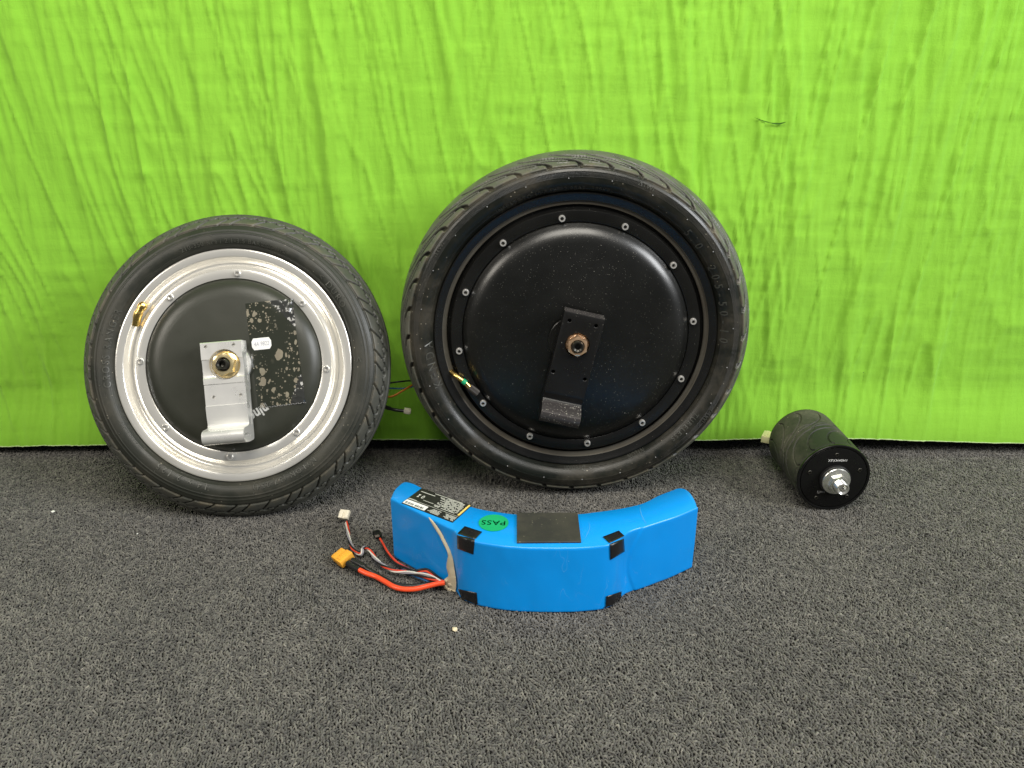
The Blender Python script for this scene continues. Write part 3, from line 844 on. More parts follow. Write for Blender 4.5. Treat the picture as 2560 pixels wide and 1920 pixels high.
    a = R_(180 + 30); ca, sa = math.cos(a), math.sin(a); ox, oy = .0392, -.0478
    V = [Vector((ox + v.x * ca - v.y * sa, oy + v.x * sa + v.y * ca, 0)) for v in V]
    V = [Vector((v.x, v.y, cz(min(v.length, .097)) + .0004)) for v in V]
    lg = mesh_obj('logo_print', V, F, M['print_white'], cov, smooth=False)
    # scuffs on hook and dirt dots
    # wires coming from behind, towards the big wheel
    inv = mw.inverted()
    def wpath(pts, ypl):
        out = []
        for (px, py), yy in zip(pts, ypl):
            o, d = ray(px, py); P = o + d * (yy / d.y); out.append(inv @ P - Vector((0, Rr, 0)))
        return out
    p = wpath([(930, 966), (972, 958), (1000, 954), (1030, 951), (1060, 946)], [.925, .935, .94, .935, .93]); tube('phase_wire', catmull(p, 6), .0011, M['wire_black'], W, 8)
    p = wpath([(930, 976), (972, 971), (1000, 971.5), (1020, 969), (1060, 960)], [.915, .93, .935, .935, .93]); tube('phase_wire', catmull(p, 6), .00095, M['wire_blue'], W, 8)
    p = wpath([(940, 985), (968, 992), (985, 989), (1003, 979), (1020, 969), (1034, 961), (1060, 950)], [.90, .915, .92, .925, .925, .92, .92]); tube('phase_wire', catmull(p, 6), .0013, M['wire_orange'], W, 8)
    p = wpath([(930, 1005), (962, 1017), (985, 1024), (1010, 1027.5)], [.90, .915, .92, .92]); sc_ = tube('sensor_cable', catmull(p, 6), [.0030] * 5 + [.0026] * 5 + [.0021] * 9, M['wire_black'], W, 10)
    c = wpath([(1018, 1027)], [.92])[0]
    bm = bmesh.new(); rt = (inv.to_3x3() @ Matrix.Rotation(R_(8), 3, 'Y'))
    bm_box(bm, (0, 0, 0), (.0078, .005, .0062), rt, .0004); bm_box(bm, rt @ Vector((.001, 0, -.0034)), (.005, .0035, .0012), rt, .0002)
    for k in (-1, 0, 1): bm_box(bm, rt @ Vector((.0036, -.001, k * .0018)), (.0020, .004, .0011), rt, .0002)
    from_bm('plug', bm, M['connector_white'], sc_, loc=c)
    return W
small_wheel()

# ------------------------------------------------------------------ BIG WHEEL
def big_wheel():
    Rr = .2
    mw = wheel_matrix((.0718, .8851, .1999), 2.3, -.5, Rr)
    W = empty('hub_motor_wheel', 'largest wheel, all black rim and motor cover with copper coloured nut, in the middle', 'wheel', mw, (0, Rr, 0), 'hub motor wheels leaning against the cloth')
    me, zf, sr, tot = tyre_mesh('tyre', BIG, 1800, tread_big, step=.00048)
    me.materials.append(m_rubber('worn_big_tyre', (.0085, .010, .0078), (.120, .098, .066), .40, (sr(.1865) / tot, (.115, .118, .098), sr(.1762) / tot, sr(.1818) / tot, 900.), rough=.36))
    ty = bpy.data.objects.new('tyre', me); link(ty, W)
    T = []
    T.append(bend_text('INFLATE TO 40 P.S.I.  2.8BAR  280KPa', .0060, .1641, 100, zf, spacing=1.30))
    T.append(bend_text('KENDA', .0125, .1658, 191.5, zf, spacing=1.55, lift=.0001))
    T.append(bend_text('Direction', .0062, .1632, 271.3, zf, spacing=1.05)); T.append(bend_text('----->', .0060, .1632, 279.5, zf))
    T.append(bend_text('NYLON', .0060, .1625, 297.8, zf, spacing=1.05))
    T.append(bend_text('TUBELESS', .0078, .1690, 320.5, zf, spacing=1.35))
    for a in (67.3, 146.5, 329.0): T.append(bend_text('\u0394TWI', .0062, .1806, a, zf, xs=1.15))
    T.append(bend_text('5.0  205-50-10', .0112, .1660, 22, zf, spacing=2.0, lift=.0001))
    for V, F in T: mesh_obj('embossed_lettering', V, F, M['letters_big'], ty, smooth=False)
    nb = bmesh.new()
    for k in range(24):
        a = R_(15 * k + 4); rr = .1752
        bmesh.ops.create_icosphere(nb, subdivisions=1, radius=.0007, matrix=Matrix.Translation((rr * math.cos(a), rr * math.sin(a), zf(rr) + .0005)))
    from_bm('rubber_nipples', nb, M['print_grey'], ty)['kind'] = 'stuff'
    # rim: outer lip, dusty ledge, deep channel, screw ring
    V, F = lathe([(.1550, -.024), (.1560, .012), (.1592, .0210), (.1600, .0230), (.1600, .0248), (.1594, .0256), (.1586, .0256), (.1576, .0250), (.1520, .0225), (.1508, .0220)], 256)
    rim = mesh_obj('rim', V, F, M['rim_black'], W, sharp=40)
    V, F = lathe([(.1508, .0220), (.1500, .0212), (.1496, .0196), (.1482, .0192), (.1466, .0188), (.1460, .0178)], 256); mesh_obj('rim_ledge', V, F, M['ledge_dust'], rim, sharp=40)
    V, F = lathe([(.1460, .0178), (.1450, .0150), (.1438, .0142), (.1424, .0160), (.1414, .0215), (.1409, .0238), (.1402, .0245), (.1290, .0245), (.1280, .0238), (.1278, .015), (.1278, -.02)], 256); mesh_obj('screw_ring', V, F, M['rim_black'], rim, sharp=35)
    prof = [(.1276, .0150), (.1274, .0232), (.1268, .0246), (.1258, .0254), (.1240, .0276), (.1205, .0305), (.1165, .0328), (.1120, .0342), (.1070, .0349), (.0980, .0353), (.0400, .0362), (.0280, .0364), (.0275, .0385), (.0150, .0400), (0, .0400)]
    V, F = lathe(prof, 256); cov = mesh_obj('motor_cover', V, F, M['cover_big'], W, sharp=32)
    V, F = lathe([(.1300, -.03), (.1285, -.026), (.10, -.036), (.0, -.038)], 96); mesh_obj('rear_cover', V, F, M['cover_big'], W)
    s0 = None
    for k in range(12):
        a = R_(7.7 + 30 * k); loc = (.1330 * math.cos(a), .1330 * math.sin(a), .0245)
        if s0 is None: s0 = from_bm('screw', screw_mesh(r=.0038, h=.0036), M['steel'], W, sharp=40, loc=loc, rot=(0, 0, a))
        else: inst(s0, W, loc, (0, 0, a + k * .7))
    # valve: bent brass stem, green band, knurled black cap
    P = catmull([(-.1420, -.0445, .0200), (-.1372, -.0465, .0262), (-.1310, -.0500, .0300), (-.1255, -.0538, .0315), (-.1205, -.0595, .0320)], 6)
    vs = tube('valve_stem', P, [.0028] * 6 + [.0030] * (len(P) - 6), M['brass'], W, 16)
    tube('colour_band', P[15:20], .0033, M['band_green'], vs, 16)
    cb = bmesh.new()
    d = Vector((.0100, -.0080, .0010)).normalized(); c0 = Vector((-.1205, -.0592, .0320))
    n = 32; rings = []
    for s_, rr in ((0, .0030), (.0004, .0042), (.0105, .0044), (.0125, .0040), (.0128, .0)):
        e1 = d.cross(Vector((0, 0, 1))).normalized(); e2 = e1.cross(d)
        rings.append([cb.verts.new(c0 + d * s_ + (e1 * math.cos(2 * PI * k / n) + e2 * math.sin(2 * PI * k / n)) * max(rr - (.0004 if k % 2 and rr > .0035 else 0), .00001)) for k in range(n)])
    for a, b in zip(rings[:-1], rings[1:]):
        for k in range(n): cb.faces.new((a[k], a[(k + 1) % n], b[(k + 1) % n], b[k]))
    from_bm('valve_cap', cb, M['knurl'], vs, sharp=20)
    # axle + bracket
    V, F = lathe([(.0270, .0400), (.0270, .0425), (.0262, .0432), (.009, .0432)], 64); mesh_obj('washer', V, F, M['rim_black'], W, sharp=40, loc=(-.004, 0, 0))
    V, F = axle_bm(.0068, .03, .0690, False, .0032); mesh_obj('axle', V, F, M['axle'], W, sharp=40)
    V, F = lathe([(.0068, -.030), (.0068, -.0640), (0, -.0645)], 24); mesh_obj('rear_axle', V, F, M['axle'], W, sharp=40)
    prof = [(.0350, .0440), (.0350, .0565), (.0343, .0595), (.0330, .0600), (-.0570, .0600), (-.0600, .0604), (-.0625, .0595), (-.0655, .0580), (-.0680, .0580), (-.0700, .0595), (-.0712, .0620), (-.0730, .0700), (-.0748, .0745), (-.0775, .0775),
            (-.0810, .0785), (-.0845, .0780), (-.0880, .0760), (-.0905, .0725), (-.0905, .0690), (-.0880, .0700), (-.0850, .0720), (-.0815, .0725), (-.0785, .0710), (-.0765, .0670), (-.0745, .0580), (-.0700, .0460), (-.0660, .0430)]
    prof = prof[:19] + [(-.0905, .0500), (-.0890, .0440)]
    hol = [(-.0150, .0250, .0021, .010, .0600), (.0145, .0255, .0021, .010, .0600), (-.0185, -.0355, .0021, .010, .0600), (.0178, -.0365, .0021, .010, .0600)]
    br, bme = bracket_obj(prof, .0224, hol, (0, .0, .0135, .010, .0610), [], [M['black_bracket']], W, (0, 0, 0), (0, 0, R_(-12.6)))
    bme.materials.append(M['worn_lit_black'])
    for p in bme.polygons:
        if p.center.y < -.0700 or (p.center.y > .0338 and p.normal.y > .5): p.material_index = 1
    f = nut_bm(.0100, .0120, .0070, .0545, R_(30), .0128)
    from_bm('flange_nut', f, M['copper'], W, sharp=25)
    return W
big_wheel()

# ------------------------------------------------------------------ ROLLER WHEEL (right)
def roller():
    R = .0424; Lr = .1036
    mw = wheel_matrix((.3721, .8174, R), 0, 1.5, R)
    W = empty('roller_wheel', 'small black drum shaped wheel with grooved rubber tread and chrome axle nut', 'roller', mw, (0, R, 0))
    nth, nz = 760, 200
    A = np.linspace(0, 2 * PI, nth, endpoint=False); Zs = np.linspace(-.0035, -Lr + .002, nz)
    D = np.zeros((nth, nz)); rk = R
    da = 2 * PI / nth; dz = abs(Zs[1] - Zs[0])
    def carve(path, hw=.0007, dep=.0016):
        for a, z in path:
            ia = int(round(a / da)); iz = int(round((-.0035 - z) / dz)); k = int(.0016 / dz) + 1; ka = int(.0016 / (rk * da)) + 1
            for i in range(ia - ka, ia + ka + 1):
                j0, j1 = max(0, iz - k), min(nz, iz + k + 1)
                if j0 >= j1: continue
                zz = -.0035 - np.arange(j0, j1) * dz
                dd = np.hypot((i * da - a) * rk, zz - z)
                val = dep * (1 - np.clip((dd - hw) / .0006, 0, 1))
                D[i % nth, j0:j1] = np.maximum(D[i % nth, j0:j1], val)
    for k in range(11):
        a0 = R_(95) + k * 2 * PI / 11
        base = [(0.00, -.006), (.06, -.010), (.05, -.017), (-.03, -.026), (-.20, -.036), (-.45, -.043), (-.75, -.047), (-.98, -.049)]
        for mir, dlt in ((0, 0), (1, PI / 11)):
            pts = [((a0 + dlt + (-x if not mir else x * 1.0) ), (-y if False else y) if not mir else (-Lr - y + .003)) for x, y in base]
            pts = [((a0 + dlt) + (1 if not mir else -1) * x, (y if not mir else -Lr - y + .002)) for x, y in base]
            pp = catmull([(a, z, 0) for a, z in pts], 14)
            carve([(p.x, p.y) for p in pp])
        mid = [((a0 + .25) - t * .7, -.049 - .012 * math.sin(t * 2.2)) for t in np.linspace(0, 1, 60)]
        carve(mid, .0004, .0010)
    # edge rounding
    er = np.minimum(1, np.minimum(np.arange(nz), np.arange(nz)[::-1]) / 8.0); er = .0010 * (1 - np.sqrt(np.clip(1 - (1 - er) ** 2, 0, 1)))
    rad = R - D - er[None, :]
    V = np.stack([rad * np.cos(A)[:, None], rad * np.sin(A)[:, None], np.tile(Zs, (nth, 1))], -1).reshape(-1, 3)
    idx = np.arange(nth * nz).reshape(nth, nz); nx = np.roll(idx, -1, 0)
    F = np.stack([idx[:, :-1], idx[:, 1:], nx[:, 1:], nx[:, :-1]], -1).reshape(-1, 4)
    m = m_rubber('roller_rubber', (.020, .022, .018), (.120, .115, .078), .80, rough=.62)
    mesh_obj('tyre', V, F.tolist(), m, W)
    V, F = lathe([(.0405, -.006), (.0424, -.0030), (.0424, -.0004), (.0418, .0004), (.0405, .0006), (.0394, .0002), (.0390, -.0010), (.0386, -.0010), (.0380, .0002), (.0370, .0004), (.0200, .0010), (.0150, .0014), (.0145, .0026), (.0125, .0036), (.0, .0038)], 128)
    end = mesh_obj('end_cap', V, F, plain('satin_black_cap', (.006, .006, .006), .30, 0, .3), W, sharp=35)
    V, F = lathe([(.0, -Lr), (.0410, -Lr), (.0416, -Lr + .001), (.0416, -Lr + .004)], 96); mesh_obj('rear_cap', V, F, M['black_plastic'], W, sharp=35)
    V, F = lathe([(.0055, -Lr + .001), (.0055, -Lr - .012), (0, -Lr - .012)], 24); mesh_obj('rear_axle', V, F, M['axle'], W, sharp=35)
    s0 = None
    for k in range(5):
        a = R_(90 + 2 + 72 * k); loc = (.0305 * math.cos(a), .0305 * math.sin(a), .0003)
        if s0 is None: s0 = from_bm('screw', screw_mesh(r=.0024, h=.0012), M['axle'], W, sharp=40, loc=loc)
        else: inst(s0, W, loc, (0, 0, a))
    V, F = lathe([(.0178, .0020), (.0178, .0058), (.0172, .0066), (.0050, .0066)], 64); mesh_obj('washer', V, F, M['black_plastic'], W, sharp=35)
    f = nut_bm(.0098, .0100, .0074, .0068, R_(15), .0162); from_bm('flange_nut', f, M['axle_bright'], W, sharp=25)
    V, F = axle_bm(.0072, .012, .0270, False, .0044); mesh_obj('axle', V, F, M['axle_bright'], W, sharp=35)
    V, F = text_geo('XFXH40H1', .0042, .00004, spacing=1.15); V = [v + Vector((.0010, .0232, .0012)) for v in V]
    V2, F2 = text_geo('5JAH', .0040, .00004, spacing=1.1); V2 = [v + Vector((-.0130, -.0175, .0012)) for v in V2]
    mesh_obj('printed_text', V, F, M['print_white'], end, smooth=False)
    mesh_obj('printed_text', V2, F2, M['print_grey'], end, smooth=False)
    # pale plug lying behind, on the roller's own lead
    inv = mw.inverted()
    _o, _d = ray(1924, 1094); c = inv @ (_o + _d * (.941 / _d.y)) - Vector((0, R, 0))
    rt = inv.to_3x3() @ Matrix.Rotation(R_(-28), 3, 'Z')
    bm = bmesh.new(); bm_box(bm, (0, 0, 0), (.018, .020, .009), rt, .0006); bm_box(bm, rt @ Vector((-.004, 0, .0050)), (.004, .017, .0014), rt, .0003)
    pl = from_bm('plug', bm, plain('cream_plastic', (.80, .76, .42), .4), W, loc=c)
    tube('lead', catmull([Vector((.0, .0, -Lr - .010)), Vector((-.012, -.004, -Lr - .016)), c + rt @ Vector((.012, .004, 0)), c], 6), .0018, M['wire_black'], W, 8)
roller()

# ------------------------------------------------------------------ BATTERY PACK
BH = .073
def battery():
    anchor = Vector((.031, .69, 0))
    W = empty('battery_pack', 'curved bright blue shrink wrapped battery pack with black tape corners, in front of the wheels', 'battery', Matrix.Translation(anchor))
    pl = [(-.1250, .7190), (-.1123, .7078), (-.0960, .6935), (-.0800, .6790), (-.0660, .6672), (-.0570, .6600), (-.0515, .6515), (-.0450, .6448), (-.0340, .6392), (-.0200, .6345), (-.0060, .6312), (.0100, .6290), (.0270, .6281), (.0450, .6280), (.0620, .6286), (.0780, .6305), (.0900, .6335), (.0985, .6390), (.1055, .6480), (.1120, .6555),
          (.1200, .6610), (.1300, .6662), (.1440, .6742), (.1592, .6825), (.1740, .6925), (.1868, .7015)]
    endc = [(.1876, .7125), (.1868, .7250), (.1845, .7345), (.1805, .7393), (.1739, .7398), (.1672, .7356), (.1512, .7248), (.1400, .7150), (.1296, .7078), (.1150, .7015), (.0974, .6961), (.0800, .6915), (.0656, .6885), (.0350, .6868), (.0048, .6880), (-.0150, .6925), (-.0366, .7000), (-.0600, .7150), (-.0800, .7300), (-.0932, .7395), (-.1029, .7484), (-.1085, .7520), (-.1133, .7537), (-.1170, .7518), (-.1205, .7450), (-.1235, .7360)]
    f = catmull([(x, y, 0) for x, y in pl], 8)
    b = catmull([(x, y, 0) for x, y in [pl[-1]] + endc + [pl[0]]], 8)[1:-1]
    C2 = np.array([(p.x, p.y) for p in f + b]); n = len(C2); nf = len(f)
    d = np.roll(C2, -1, 0) - np.roll(C2, 1, 0); nrm = np.stack([d[:, 1], -d[:, 0]], -1); nrm /= np.linalg.norm(nrm, axis=1)[:, None]
    lev = [(0, .0012), (.0006, .0004), (.0015, 0)] + [(z, 0) for z in np.linspace(.003, .0705, 44)] + [(.0717, .00015), (.0724, .0006), (BH, .0014)]
    V = []
    for z, ins in lev:
        q = C2 - nrm * ins
        t = z / BH
        # shrink-wrap creases: seams at both wings, soft dents
        X = C2[:, 0]; fr = (np.arange(n) < nf).astype(float)
        seam = .1215 - .010 * math.sin(PI * t) + .004 * t
        amp = .0009 * sstep(seam, seam + .0015, X) * fr
        dent = -.0022 * np.exp(-((X - .1130) / .0075) ** 2) * math.sin(PI * min(1, t * 1.1)) * fr
        fold = -.0055 + .0
        sx = -.0590 - .0225 * t ** 2.2
        fo = (.0016 * (X < sx) - .0 ) * 0
        gro = -.0020 * np.exp(-((X - (sx + .0035)) / .0022) ** 2) * fr * math.sin(PI * (.08 + .88 * t)) 
        wr = .0007 * (vnoise(X * 40, np.full_like(X, z * 30), 5) - .5) + .0003 * (vnoise(X * 120, np.full_like(X, z * 60), 6) - .5)
        top = -.0012 * fr * sstep(.75, 1., np.full_like(X, t)) * 0
        q = q + nrm * (amp + dent + gro + wr)[:, None]
        for k in range(n): V.append((q[k, 0] - anchor.x, q[k, 1] - anchor.y, z))
    F = []; m = len(lev)
    for l in range(m - 1):
        for k in range(n):
            k2 = (k + 1) % n; F.append((l * n + k, l * n + k2, (l + 1) * n + k2, (l + 1) * n + k))
    F.append(tuple(range(n))[::-1]); F.append(tuple(range((m - 1) * n, m * n)))
    o = mesh_obj('wrapped_body', V, F, M['blue'], W, sharp=50)
    Vw = [Vector((C2[k, 0] - nrm[k, 0] * ins, C2[k, 1] - nrm[k, 1] * ins, z)) for z, ins in lev for k in range(n)]
    bvh = BVHTree.FromPolygons(Vw, F)
    def hit(px, py, off=.0005):
        org, d = ray(px, py); d.normalize()
        loc, nn, i, dist = bvh.ray_cast(org, d)
        if loc is None:
            P = at(px, py, .003); loc, nn, i, dist = bvh.find_nearest(P)
        if nn.dot(d) > 0: nn = -nn
        return loc + nn * off - anchor
    def quad(c, nu, nv, off=.0005, edge=0.0, surf=None):
        V = []; c = [Vector(p) for p in c]
        for j in range(nv + 1):
            for i in range(nu + 1):
                u, v = i / nu, j / nv
                p = c[0] * (1 - u) * (1 - v) + c[1] * u * (1 - v) + c[2] * u * v + c[3] * (1 - u) * v
                V.append(hit(p.x, p.y, off) if surf is None else (at(p.x, p.y, surf) - anchor))
        F = [(j * (nu + 1) + i, (j + 1) * (nu + 1) + i, (j + 1) * (nu + 1) + i + 1, j * (nu + 1) + i + 1) for j in range(nv) for i in range(nu)]
        return V, F
    def solid(name, parts, mat, th=.0004):
        V, F = join(parts); ob = mesh_obj(name, V, F, mat, W, sharp=40)
        md = ob.modifiers.new('thick', 'SOLIDIFY'); md.thickness = th; md.offset = 1
        return ob
    # black corner tapes
    solid('corner_tape', [quad([(1144, 1334), (1162, 1316), (1205, 1330), (1187.5, 1348.5)], 6, 6, surf=BH + .0005), quad([(1144, 1337.5), (1187.5, 1350.5), (1184, 1385), (1145, 1371)], 8, 8)], M['tape'])
    solid('corner_tape', [quad([(1507, 1342.5), (1547, 1327), (1561, 1340), (1524, 1358)], 6, 6, surf=BH + .0005), quad([(1524, 1360.5), (1558, 1346), (1560, 1378), (1525, 1398.7)], 8, 8)], M['tape'])
    solid('corner_tape', [quad([(1147, 1472), (1192.5, 1481), (1195.5, 1517), (1157, 1499)], 8, 8)], M['tape'])
    solid('corner_tape', [quad([(1515, 1490), (1552, 1478), (1551, 1504), (1513, 1523)], 8, 8)], M['tape'])
    # foam pad on top
    P = [at(px, py, BH) - anchor for px, py in ((1292, 1285.5), (1444, 1285.5), (1453, 1358), (1292, 1359.5))]
    bm = bmesh.new(); lo = [bm.verts.new(p + Vector((0, 0, .0001))) for p in P]; hi = [bm.verts.new(p + Vector((0, 0, .0020))) for p in P]
    bm.faces.new(hi); bm.faces.new(lo[::-1])
    for i in range(4): bm.faces.new((lo[i], lo[(i + 1) % 4], hi[(i + 1) % 4], hi[i]))
    bmesh.ops.bevel(bm, geom=bm.edges[:], offset=.0003, segments=1, affect='EDGES')
    from_bm('foam_pad', bm, M['pad'], W)
    # PASS sticker
    c = (1234, 1308); N = 48; V = []
    ctr = at(*c, BH) - anchor; rx = (at(1271, 1308, BH) - at(1196, 1308, BH)).x / 2; ry = .0150
    for z in (.0003, .0007):
        for k in range(N): V.append(Vector((ctr.x + rx * math.cos(2 * PI * k / N), ctr.y + ry * math.sin(2 * PI * k / N), BH + z)))
    F = [tuple(range(N, 2 * N))] + [(k, (k + 1) % N, (k + 1) % N + N, k + N) for k in range(N)]
    st = mesh_obj('round_sticker', V, F, M['pass_green'], W, smooth=False)
    V, F = text_geo('PASS', .0115, .00005, spacing=1.08, xs=.95)
    a = R_(180 - 4); V = [Vector((ctr.x + v.x * math.cos(a) - v.y * math.sin(a), ctr.y + .000 + v.x * math.sin(a) + v.y * math.cos(a), BH + .0009)) for v in V]
    mesh_obj('printed_text', V, F, M['black_ink'], st, smooth=False)
    # label
    A = at(1003.5, 1258.3, BH); B = at(1131.5, 1307.2, BH); Dd = at(1054.5, 1221.2, BH); Cc = at(1179.5, 1264.5, BH)
    def lp(u, v, z): 
        p = A * (1 - u) * (1 - v) + B * u * (1 - v) + Cc * u * v + Dd * (1 - u) * v
        return Vector((p.x - anchor.x, p.y - anchor.y, BH + z))
    def rect(u0, u1, v0, v1, z0, z1=None):
        z1 = z1 or z0 + .00015
        V = [lp(u0, v0, z0), lp(u1, v0, z0), lp(u1, v1, z0), lp(u0, v1, z0), lp(u0, v0, z1), lp(u1, v0, z1), lp(u1, v1, z1), lp(u0, v1, z1)]
        return V, [(4, 5, 6, 7), (0, 1, 5, 4), (1, 2, 6, 5), (2, 3, 7, 6), (3, 0, 4, 7)]
    lb = mesh_obj('specification_label', *rect(0, 1, 0, 1, .0001, .0005), M['label_black'], W, smooth=False)
    V, F = rect(.012, .44, .03, .255, .0006); bc = mesh_obj('barcode_patch', V, F, M['paper'], lb, smooth=False)
    V, F = rect(.955, .988, .36, .97, .0006); mesh_obj('yellow_strip', V, F, M['label_yellow'], lb, smooth=False)
    T = [rect(.0, .99, .305, .315, .0006), rect(.02, .17, .325, .345, .0006), rect(.06, .34, .82, .845, .0006), rect(.25, .45, .46, .475, .0006)]
    rr = random.Random(3)
    def para(u0, u1, v0, v1, rows, ragged=.0, dens=.82):
        for r in range(rows):
            v = v0 + (v1 - v0) * (r + .5) / rows; h = (v1 - v0) / rows * .27
            u = u0 + rr.random() * ragged
            while u < u1:
                w_ = .008 + rr.random() * .022
                if rr.random() < dens: T.append(rect(u, min(u + w_, u1), v - h, v + h, .0006))
                u += w_ + .004
    para(.47, .92, .37, .80, 9, .10); para(.36, .90, .80, .93, 3, .25); para(.47, .70, .04, .25, 5, .08); para(.78, .985, .04, .26, 5, .09)
    T.append(rect(.30, .85, .935, .955, .0006))
    # bin and recycling marks
    def poly(pts, z=.0006): return [lp(u, v, z) for u, v in pts], [tuple(range(len(pts)))]
    T.append(poly([(.085, .52), (.125, .52), (.11, .60), (.13, .68), (.08, .68), (.10, .60)])); 
    cx, cy = .19, .60
    ring = []
    for k in range(12):
        a0, a1 = 2 * PI * k / 12, 2 * PI * (k + .9) / 12
        ring.append(poly([(cx + .024 * math.cos(a0), cy + .085 * math.sin(a0)), (cx + .024 * math.cos(a1), cy + .085 * math.sin(a1)), (cx + .012 * math.cos(a1), cy + .04 * math.sin(a1)), (cx + .012 * math.cos(a0), cy + .04 * math.sin(a0))]))
    T += ring
    for k in range(4): T.append(rect(.945, .95, .40 + k * .13, .425 + k * .13, .0006))
    V, F = join(T); mesh_obj('printed_lines', V, F, M['label_line'], lb, smooth=False)
    T = []
    u = .04
    while u < .40:
        w_ = rr.choice([.003, .003, .006, .009])
        if rr.random() < .8: T.append(rect(u, u + w_, .06, .15, .0008))
        u += w_ + rr.choice([.003, .005, .008])
    V, F = join(T); mesh_obj('barcode_bars', V, F, M['black_ink'], lb, smooth=False)
    # cream glue seam down the front of the left wing
    Lp = [(1071, 1293.5), (1080, 1309), (1088, 1322), (1099, 1338), (1107, 1352), (1116, 1369), (1120.5, 1380), (1120, 1392), (1117, 1407), (1117, 1420), (1121, 1436), (1119, 1442), (1111, 1448), (1108, 1456), (1112, 1466), (1119, 1478)]
    Rp = [(1075, 1294.5), (1088, 1308), (1097.5, 1321), (1107, 1337), (1114, 1350.5), (1121, 1364), (1127.5, 1379), (1131.5, 1392), (1134.5, 1406), (1136.5, 1420), (1139, 1435), (1140.5, 1446), (1141, 1456), (1141, 1466), (1139, 1476), (1133, 1482)]
    V = []; F = []; NW = 6
    L2 = catmull([(x, y, 0) for x, y in Lp], 4); R2 = catmull([(x, y, 0) for x, y in Rp], 4)
    for k, (p, q) in enumerate(zip(L2, R2)):
        for i in range(NW + 1):
            u = i / NW; s = p * (1 - u) + q * u; jx = .8 * (rr.random() - .5) if i in (0, NW) else 0
            V.append(hit(s.x + jx, s.y, .0003 + .0022 * math.sin(PI * u) * min(1, (k + 2) / 20) + .0004 * rr.random() * (0 < i < NW)))
    for k in range(len(L2) - 1):
        for i in range(NW): F.append((k * (NW + 1) + i, (k + 1) * (NW + 1) + i, (k + 1) * (NW + 1) + i + 1, k * (NW + 1) + i + 1))
    mesh_obj('glue_seam', V, F, M['glue'], W)
    bm = bmesh.new()
    for k, (px, py, r) in enumerate(((1113, 1459, .0034), (1107, 1463, .0026), (1121, 1466, .0038), (1128, 1472, .0034), (1119, 1451, .0028), (1130, 1460, .0035))):
        P = hit(px, py, .0012); bmesh.ops.create_icosphere(bm, subdivisions=3, radius=1, matrix=Matrix.Translation(P) @ Matrix.Diagonal((r, r * .55, r * .8, 1)))
    for v in bm.verts: v.co += Vector((rr.random() - .5, rr.random() - .5, rr.random() - .5)) * .0005
    from_bm('glue_blob', bm, M['glue'], W, sharp=180)
    # pale thin lines on the wrap, two of them along the right seam
    def ribbon(pts, wd, mat, name='pale_line'):
        pp = catmull([(x, y, 0) for x, y in pts], 6); V = []
        for k, p in enumerate(pp):
            t = k / (len(pp) - 1); hw = wd * math.sin(PI * (.05 + .9 * t))
            dd = (pp[min(k + 1, len(pp) - 1)] - pp[max(k - 1, 0)]).normalized(); nn = Vector((-dd.y, dd.x, 0))
            for s in (-1, 1): q = p + nn * hw * s; V.append(hit(q.x, q.y, .0002))
        F = [(2 * k, 2 * k + 2, 2 * k + 3, 2 * k + 1) for k in range(len(pp) - 1)]
        mesh_obj(name, V, F, mat, W)
    for pts, wd in (([(1599, 1261), (1603, 1285), (1610, 1300), (1616, 1312)], .7), ([(1612, 1318), (1611, 1345), (1596, 1380), (1594, 1410), (1604, 1445), (1618, 1470)], .7),
                    ([(1472, 1305), (1474, 1320), (1467, 1338), (1461, 1347)], .6), ([(995, 1336), (1003, 1320), (1018, 1308)], .35), ([(1040, 1322), (1046, 1345), (1058, 1372), (1072, 1400)], .35),
                    ([(1149, 1400), (1152, 1430), (1153, 1455)], .35), ([(1020, 1392), (1040, 1402), (1060, 1412)], .3)):
        ribbon(pts, wd, M['blue_gloss'])
    # ---------------- leads
    def G(px, py, z): return at(px, py, z) - anchor
    # main cable: thick orange-red with thin black beside it, to the yellow plug
    red = catmull([G(897, 1424, .008), G(915, 1433, .007), G(940, 1442, .006), G(962, 1454, .006), G(985, 1467, .006), G(1010, 1473, .006), G(1040, 1472, .007), G(1070, 1465, .009), G(1095, 1459, .011), G(1112, 1457, .012)], 8)
    rc = tube('power_cable', red, .0026, M['cable_red'], W, 14)
    tube('heat_shrink', catmull([G(870, 1408, .008), G(884, 1417, .008), G(899, 1425, .008)], 5), .0034, M['wire_black'], rc, 12)
    blk = catmull([G(880, 1401, .009), G(900, 1411, .0085), (G(922, 1424, .007)), G(950, 1441, .004), G(985, 1460, .0035), G(1010, 1465, .0035), G(1040, 1465, .004), G(1075, 1459, .006), G(1105, 1455, .009)], 8)
    bc_ = tube('power_cable', blk, [.0033] * 13 + [.0024] * (len(blk) - 13), M['wire_black'], W, 12)
    bm = bmesh.new()
    dirv = (G(828, 1378, .008) - G(884, 1414, .008)); dirv.z = 0; dirv.normalize()
    yaw = math.atan2(dirv.y, dirv.x); rt = Matrix.Rotation(yaw, 3, 'Z') @ Matrix.Rotation(R_(-18), 3, 'X') @ Matrix.Rotation(R_(4), 3, 'Y')
    bm_box(bm, rt @ Vector((-.0045, 0, 0)), (.0100, .0168, .0088), rt, .0009); bm_box(bm, rt @ Vector((.0045, .0, 0)), (.0100, .0150, .0076), rt, .0012)
    bm_box(bm, rt @ Vector((.0095, .003, .0004)), (.0020, .0060, .0056), rt, .0008)
    bm_box(bm, rt @ Vector((-.0035, 0, .0046)), (.0060, .0110, .0006), rt, .0002)
    from_bm('plug', bm, M['connector_yellow'], rc, loc=G(856, 1393, .0085))
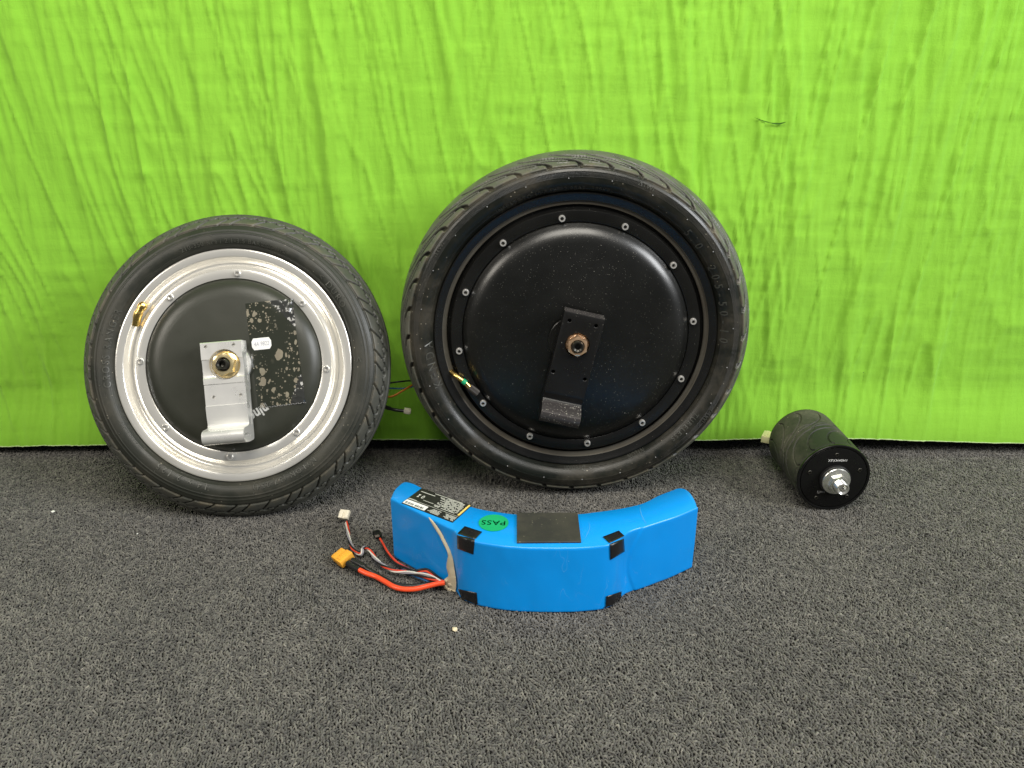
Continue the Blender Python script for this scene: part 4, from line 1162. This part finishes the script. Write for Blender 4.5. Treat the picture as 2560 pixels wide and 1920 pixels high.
    # signal lead: twisted bundle that runs to the ivory plug
    path = catmull([G(867, 1306, .006), G(870, 1330, .006), G(874, 1352, .006), G(883, 1372, .005), (G(899, 1386, .005)), G(905, 1382, .007), G(908, 1371, .010), G(917, 1369, .011), G(926, 1377, .009), G(936, 1393, .007), G(950, 1408, .007), G(968, 1419, .007), G(990, 1428, .007), G(1020, 1431, .008), G(1050, 1437, .009), G(1080, 1447, .010), G(1108, 1454, .011)], 8)
    ss = strands(path, 4, .001, .0012, 4.0)
    ws = None
    for s_, mt in zip(ss, ('wire_white', 'wire_red', 'wire_black', 'wire_grey')):
        tw = tube('signal_wire', s_, .00088, M[mt], W, 8)
        if ws is None: ws = tw
    bm = bmesh.new()
    rt = Matrix.Rotation(R_(-12), 3, 'Z') @ Matrix.Rotation(R_(38), 3, 'X')
    bm_box(bm, (0, 0, 0), (.0112, .0105, .0058), rt, .0005); bm_box(bm, rt @ Vector((-.003, -.0015, .0036)), (.0044, .0080, .0022), rt, .0004); bm_box(bm, rt @ Vector((.0032, 0, .0032)), (.0034, .0090, .0012), rt, .0003)
    from_bm('plug', bm, M['connector_white'], ws, loc=G(861.5, 1287, .0085))
    # charge lead, red and black, to a tiny dark plug
    path = catmull([G(951, 1348, .007), G(958, 1362, .006), G(967, 1380, .006), G(980, 1397, .006), G(994, 1409, .006), G(1012, 1418, .007), G(1035, 1428, .008), G(1052, 1426, .011), G(1068, 1426, .012), G(1085, 1438, .011), G(1100, 1449, .011)], 8)
    ss = strands(path, 2, .001, .0011, .8, 1.2)
    r1 = tube('charge_wire', ss[0], .0012, M['wire_red'], W, 8); tube('charge_wire', ss[1], .0011, M['wire_black'], W, 8)
    for ph, mt, zz in ((0, 'wire_blue', .006), (1, 'wire_red', .009), (2, 'wire_white', .012)):
        pp = catmull([G(1005 + 8 * ph, 1424 + 2 * ph, .005), G(1035, 1440 - 4 * ph, zz * .8), G(1060, 1450 - 8 * ph, zz), G(1085, 1458 - 8 * ph, zz), G(1110, 1458, zz)], 8)
        tube('signal_wire', pp, .0009, M[mt], W, 8)
    bm = bmesh.new(); rt = Matrix.Rotation(R_(25), 3, 'Z')
    bm_box(bm, (0, 0, 0), (.0060, .0085, .0040), rt, .0003); bm_box(bm, rt @ Vector((-.0005, .0052, .0006)), (.0072, .0022, .0050), rt, .0003); bm_box(bm, rt @ Vector((.0035, .002, 0)), (.0016, .0080, .0034), rt, .0003)
    from_bm('plug', bm, M['black_plastic'], r1, loc=G(944, 1338, .006))
    bm = bmesh.new(); bm_box(bm, (0, 0, 0), (.0050, .0040, .0008), rt, .0002)
    from_bm('plug_marking', bm, plain('brown_grey_plastic', (.16, .13, .12), .5), r1, loc=G(943, 1340, .0085))
battery()

# ------------------------------------------------------------------ crumbs on the carpet
for (px, py, r, lab) in ((132.7, 1280, .0019, 'tiny white crumb on the carpet left of the smaller wheel'), (343.5, 1335.7, .0009, 'tiny pale speck of lint on the carpet below the smaller wheel'), (1137, 1574, .0026, 'small cream crumb on the carpet in front of the blue battery')):
    bm = bmesh.new(); bmesh.ops.create_icosphere(bm, subdivisions=2, radius=r)
    for v in bm.verts: v.co *= .75 + .5 * random.random(); v.co.z *= .6
    o = from_bm('crumb', bm, M['crumb'] if px != 1137 else plain('cream_crumb', (.72, .62, .42), .7), sharp=20, loc=at(px, py, .0005) + Vector((0, 0, .0006)))
    tag(o, lab, 'crumb')
for o in bpy.data.objects:
    for k in ('_off', '_x'):
        if k in o: del o[k]
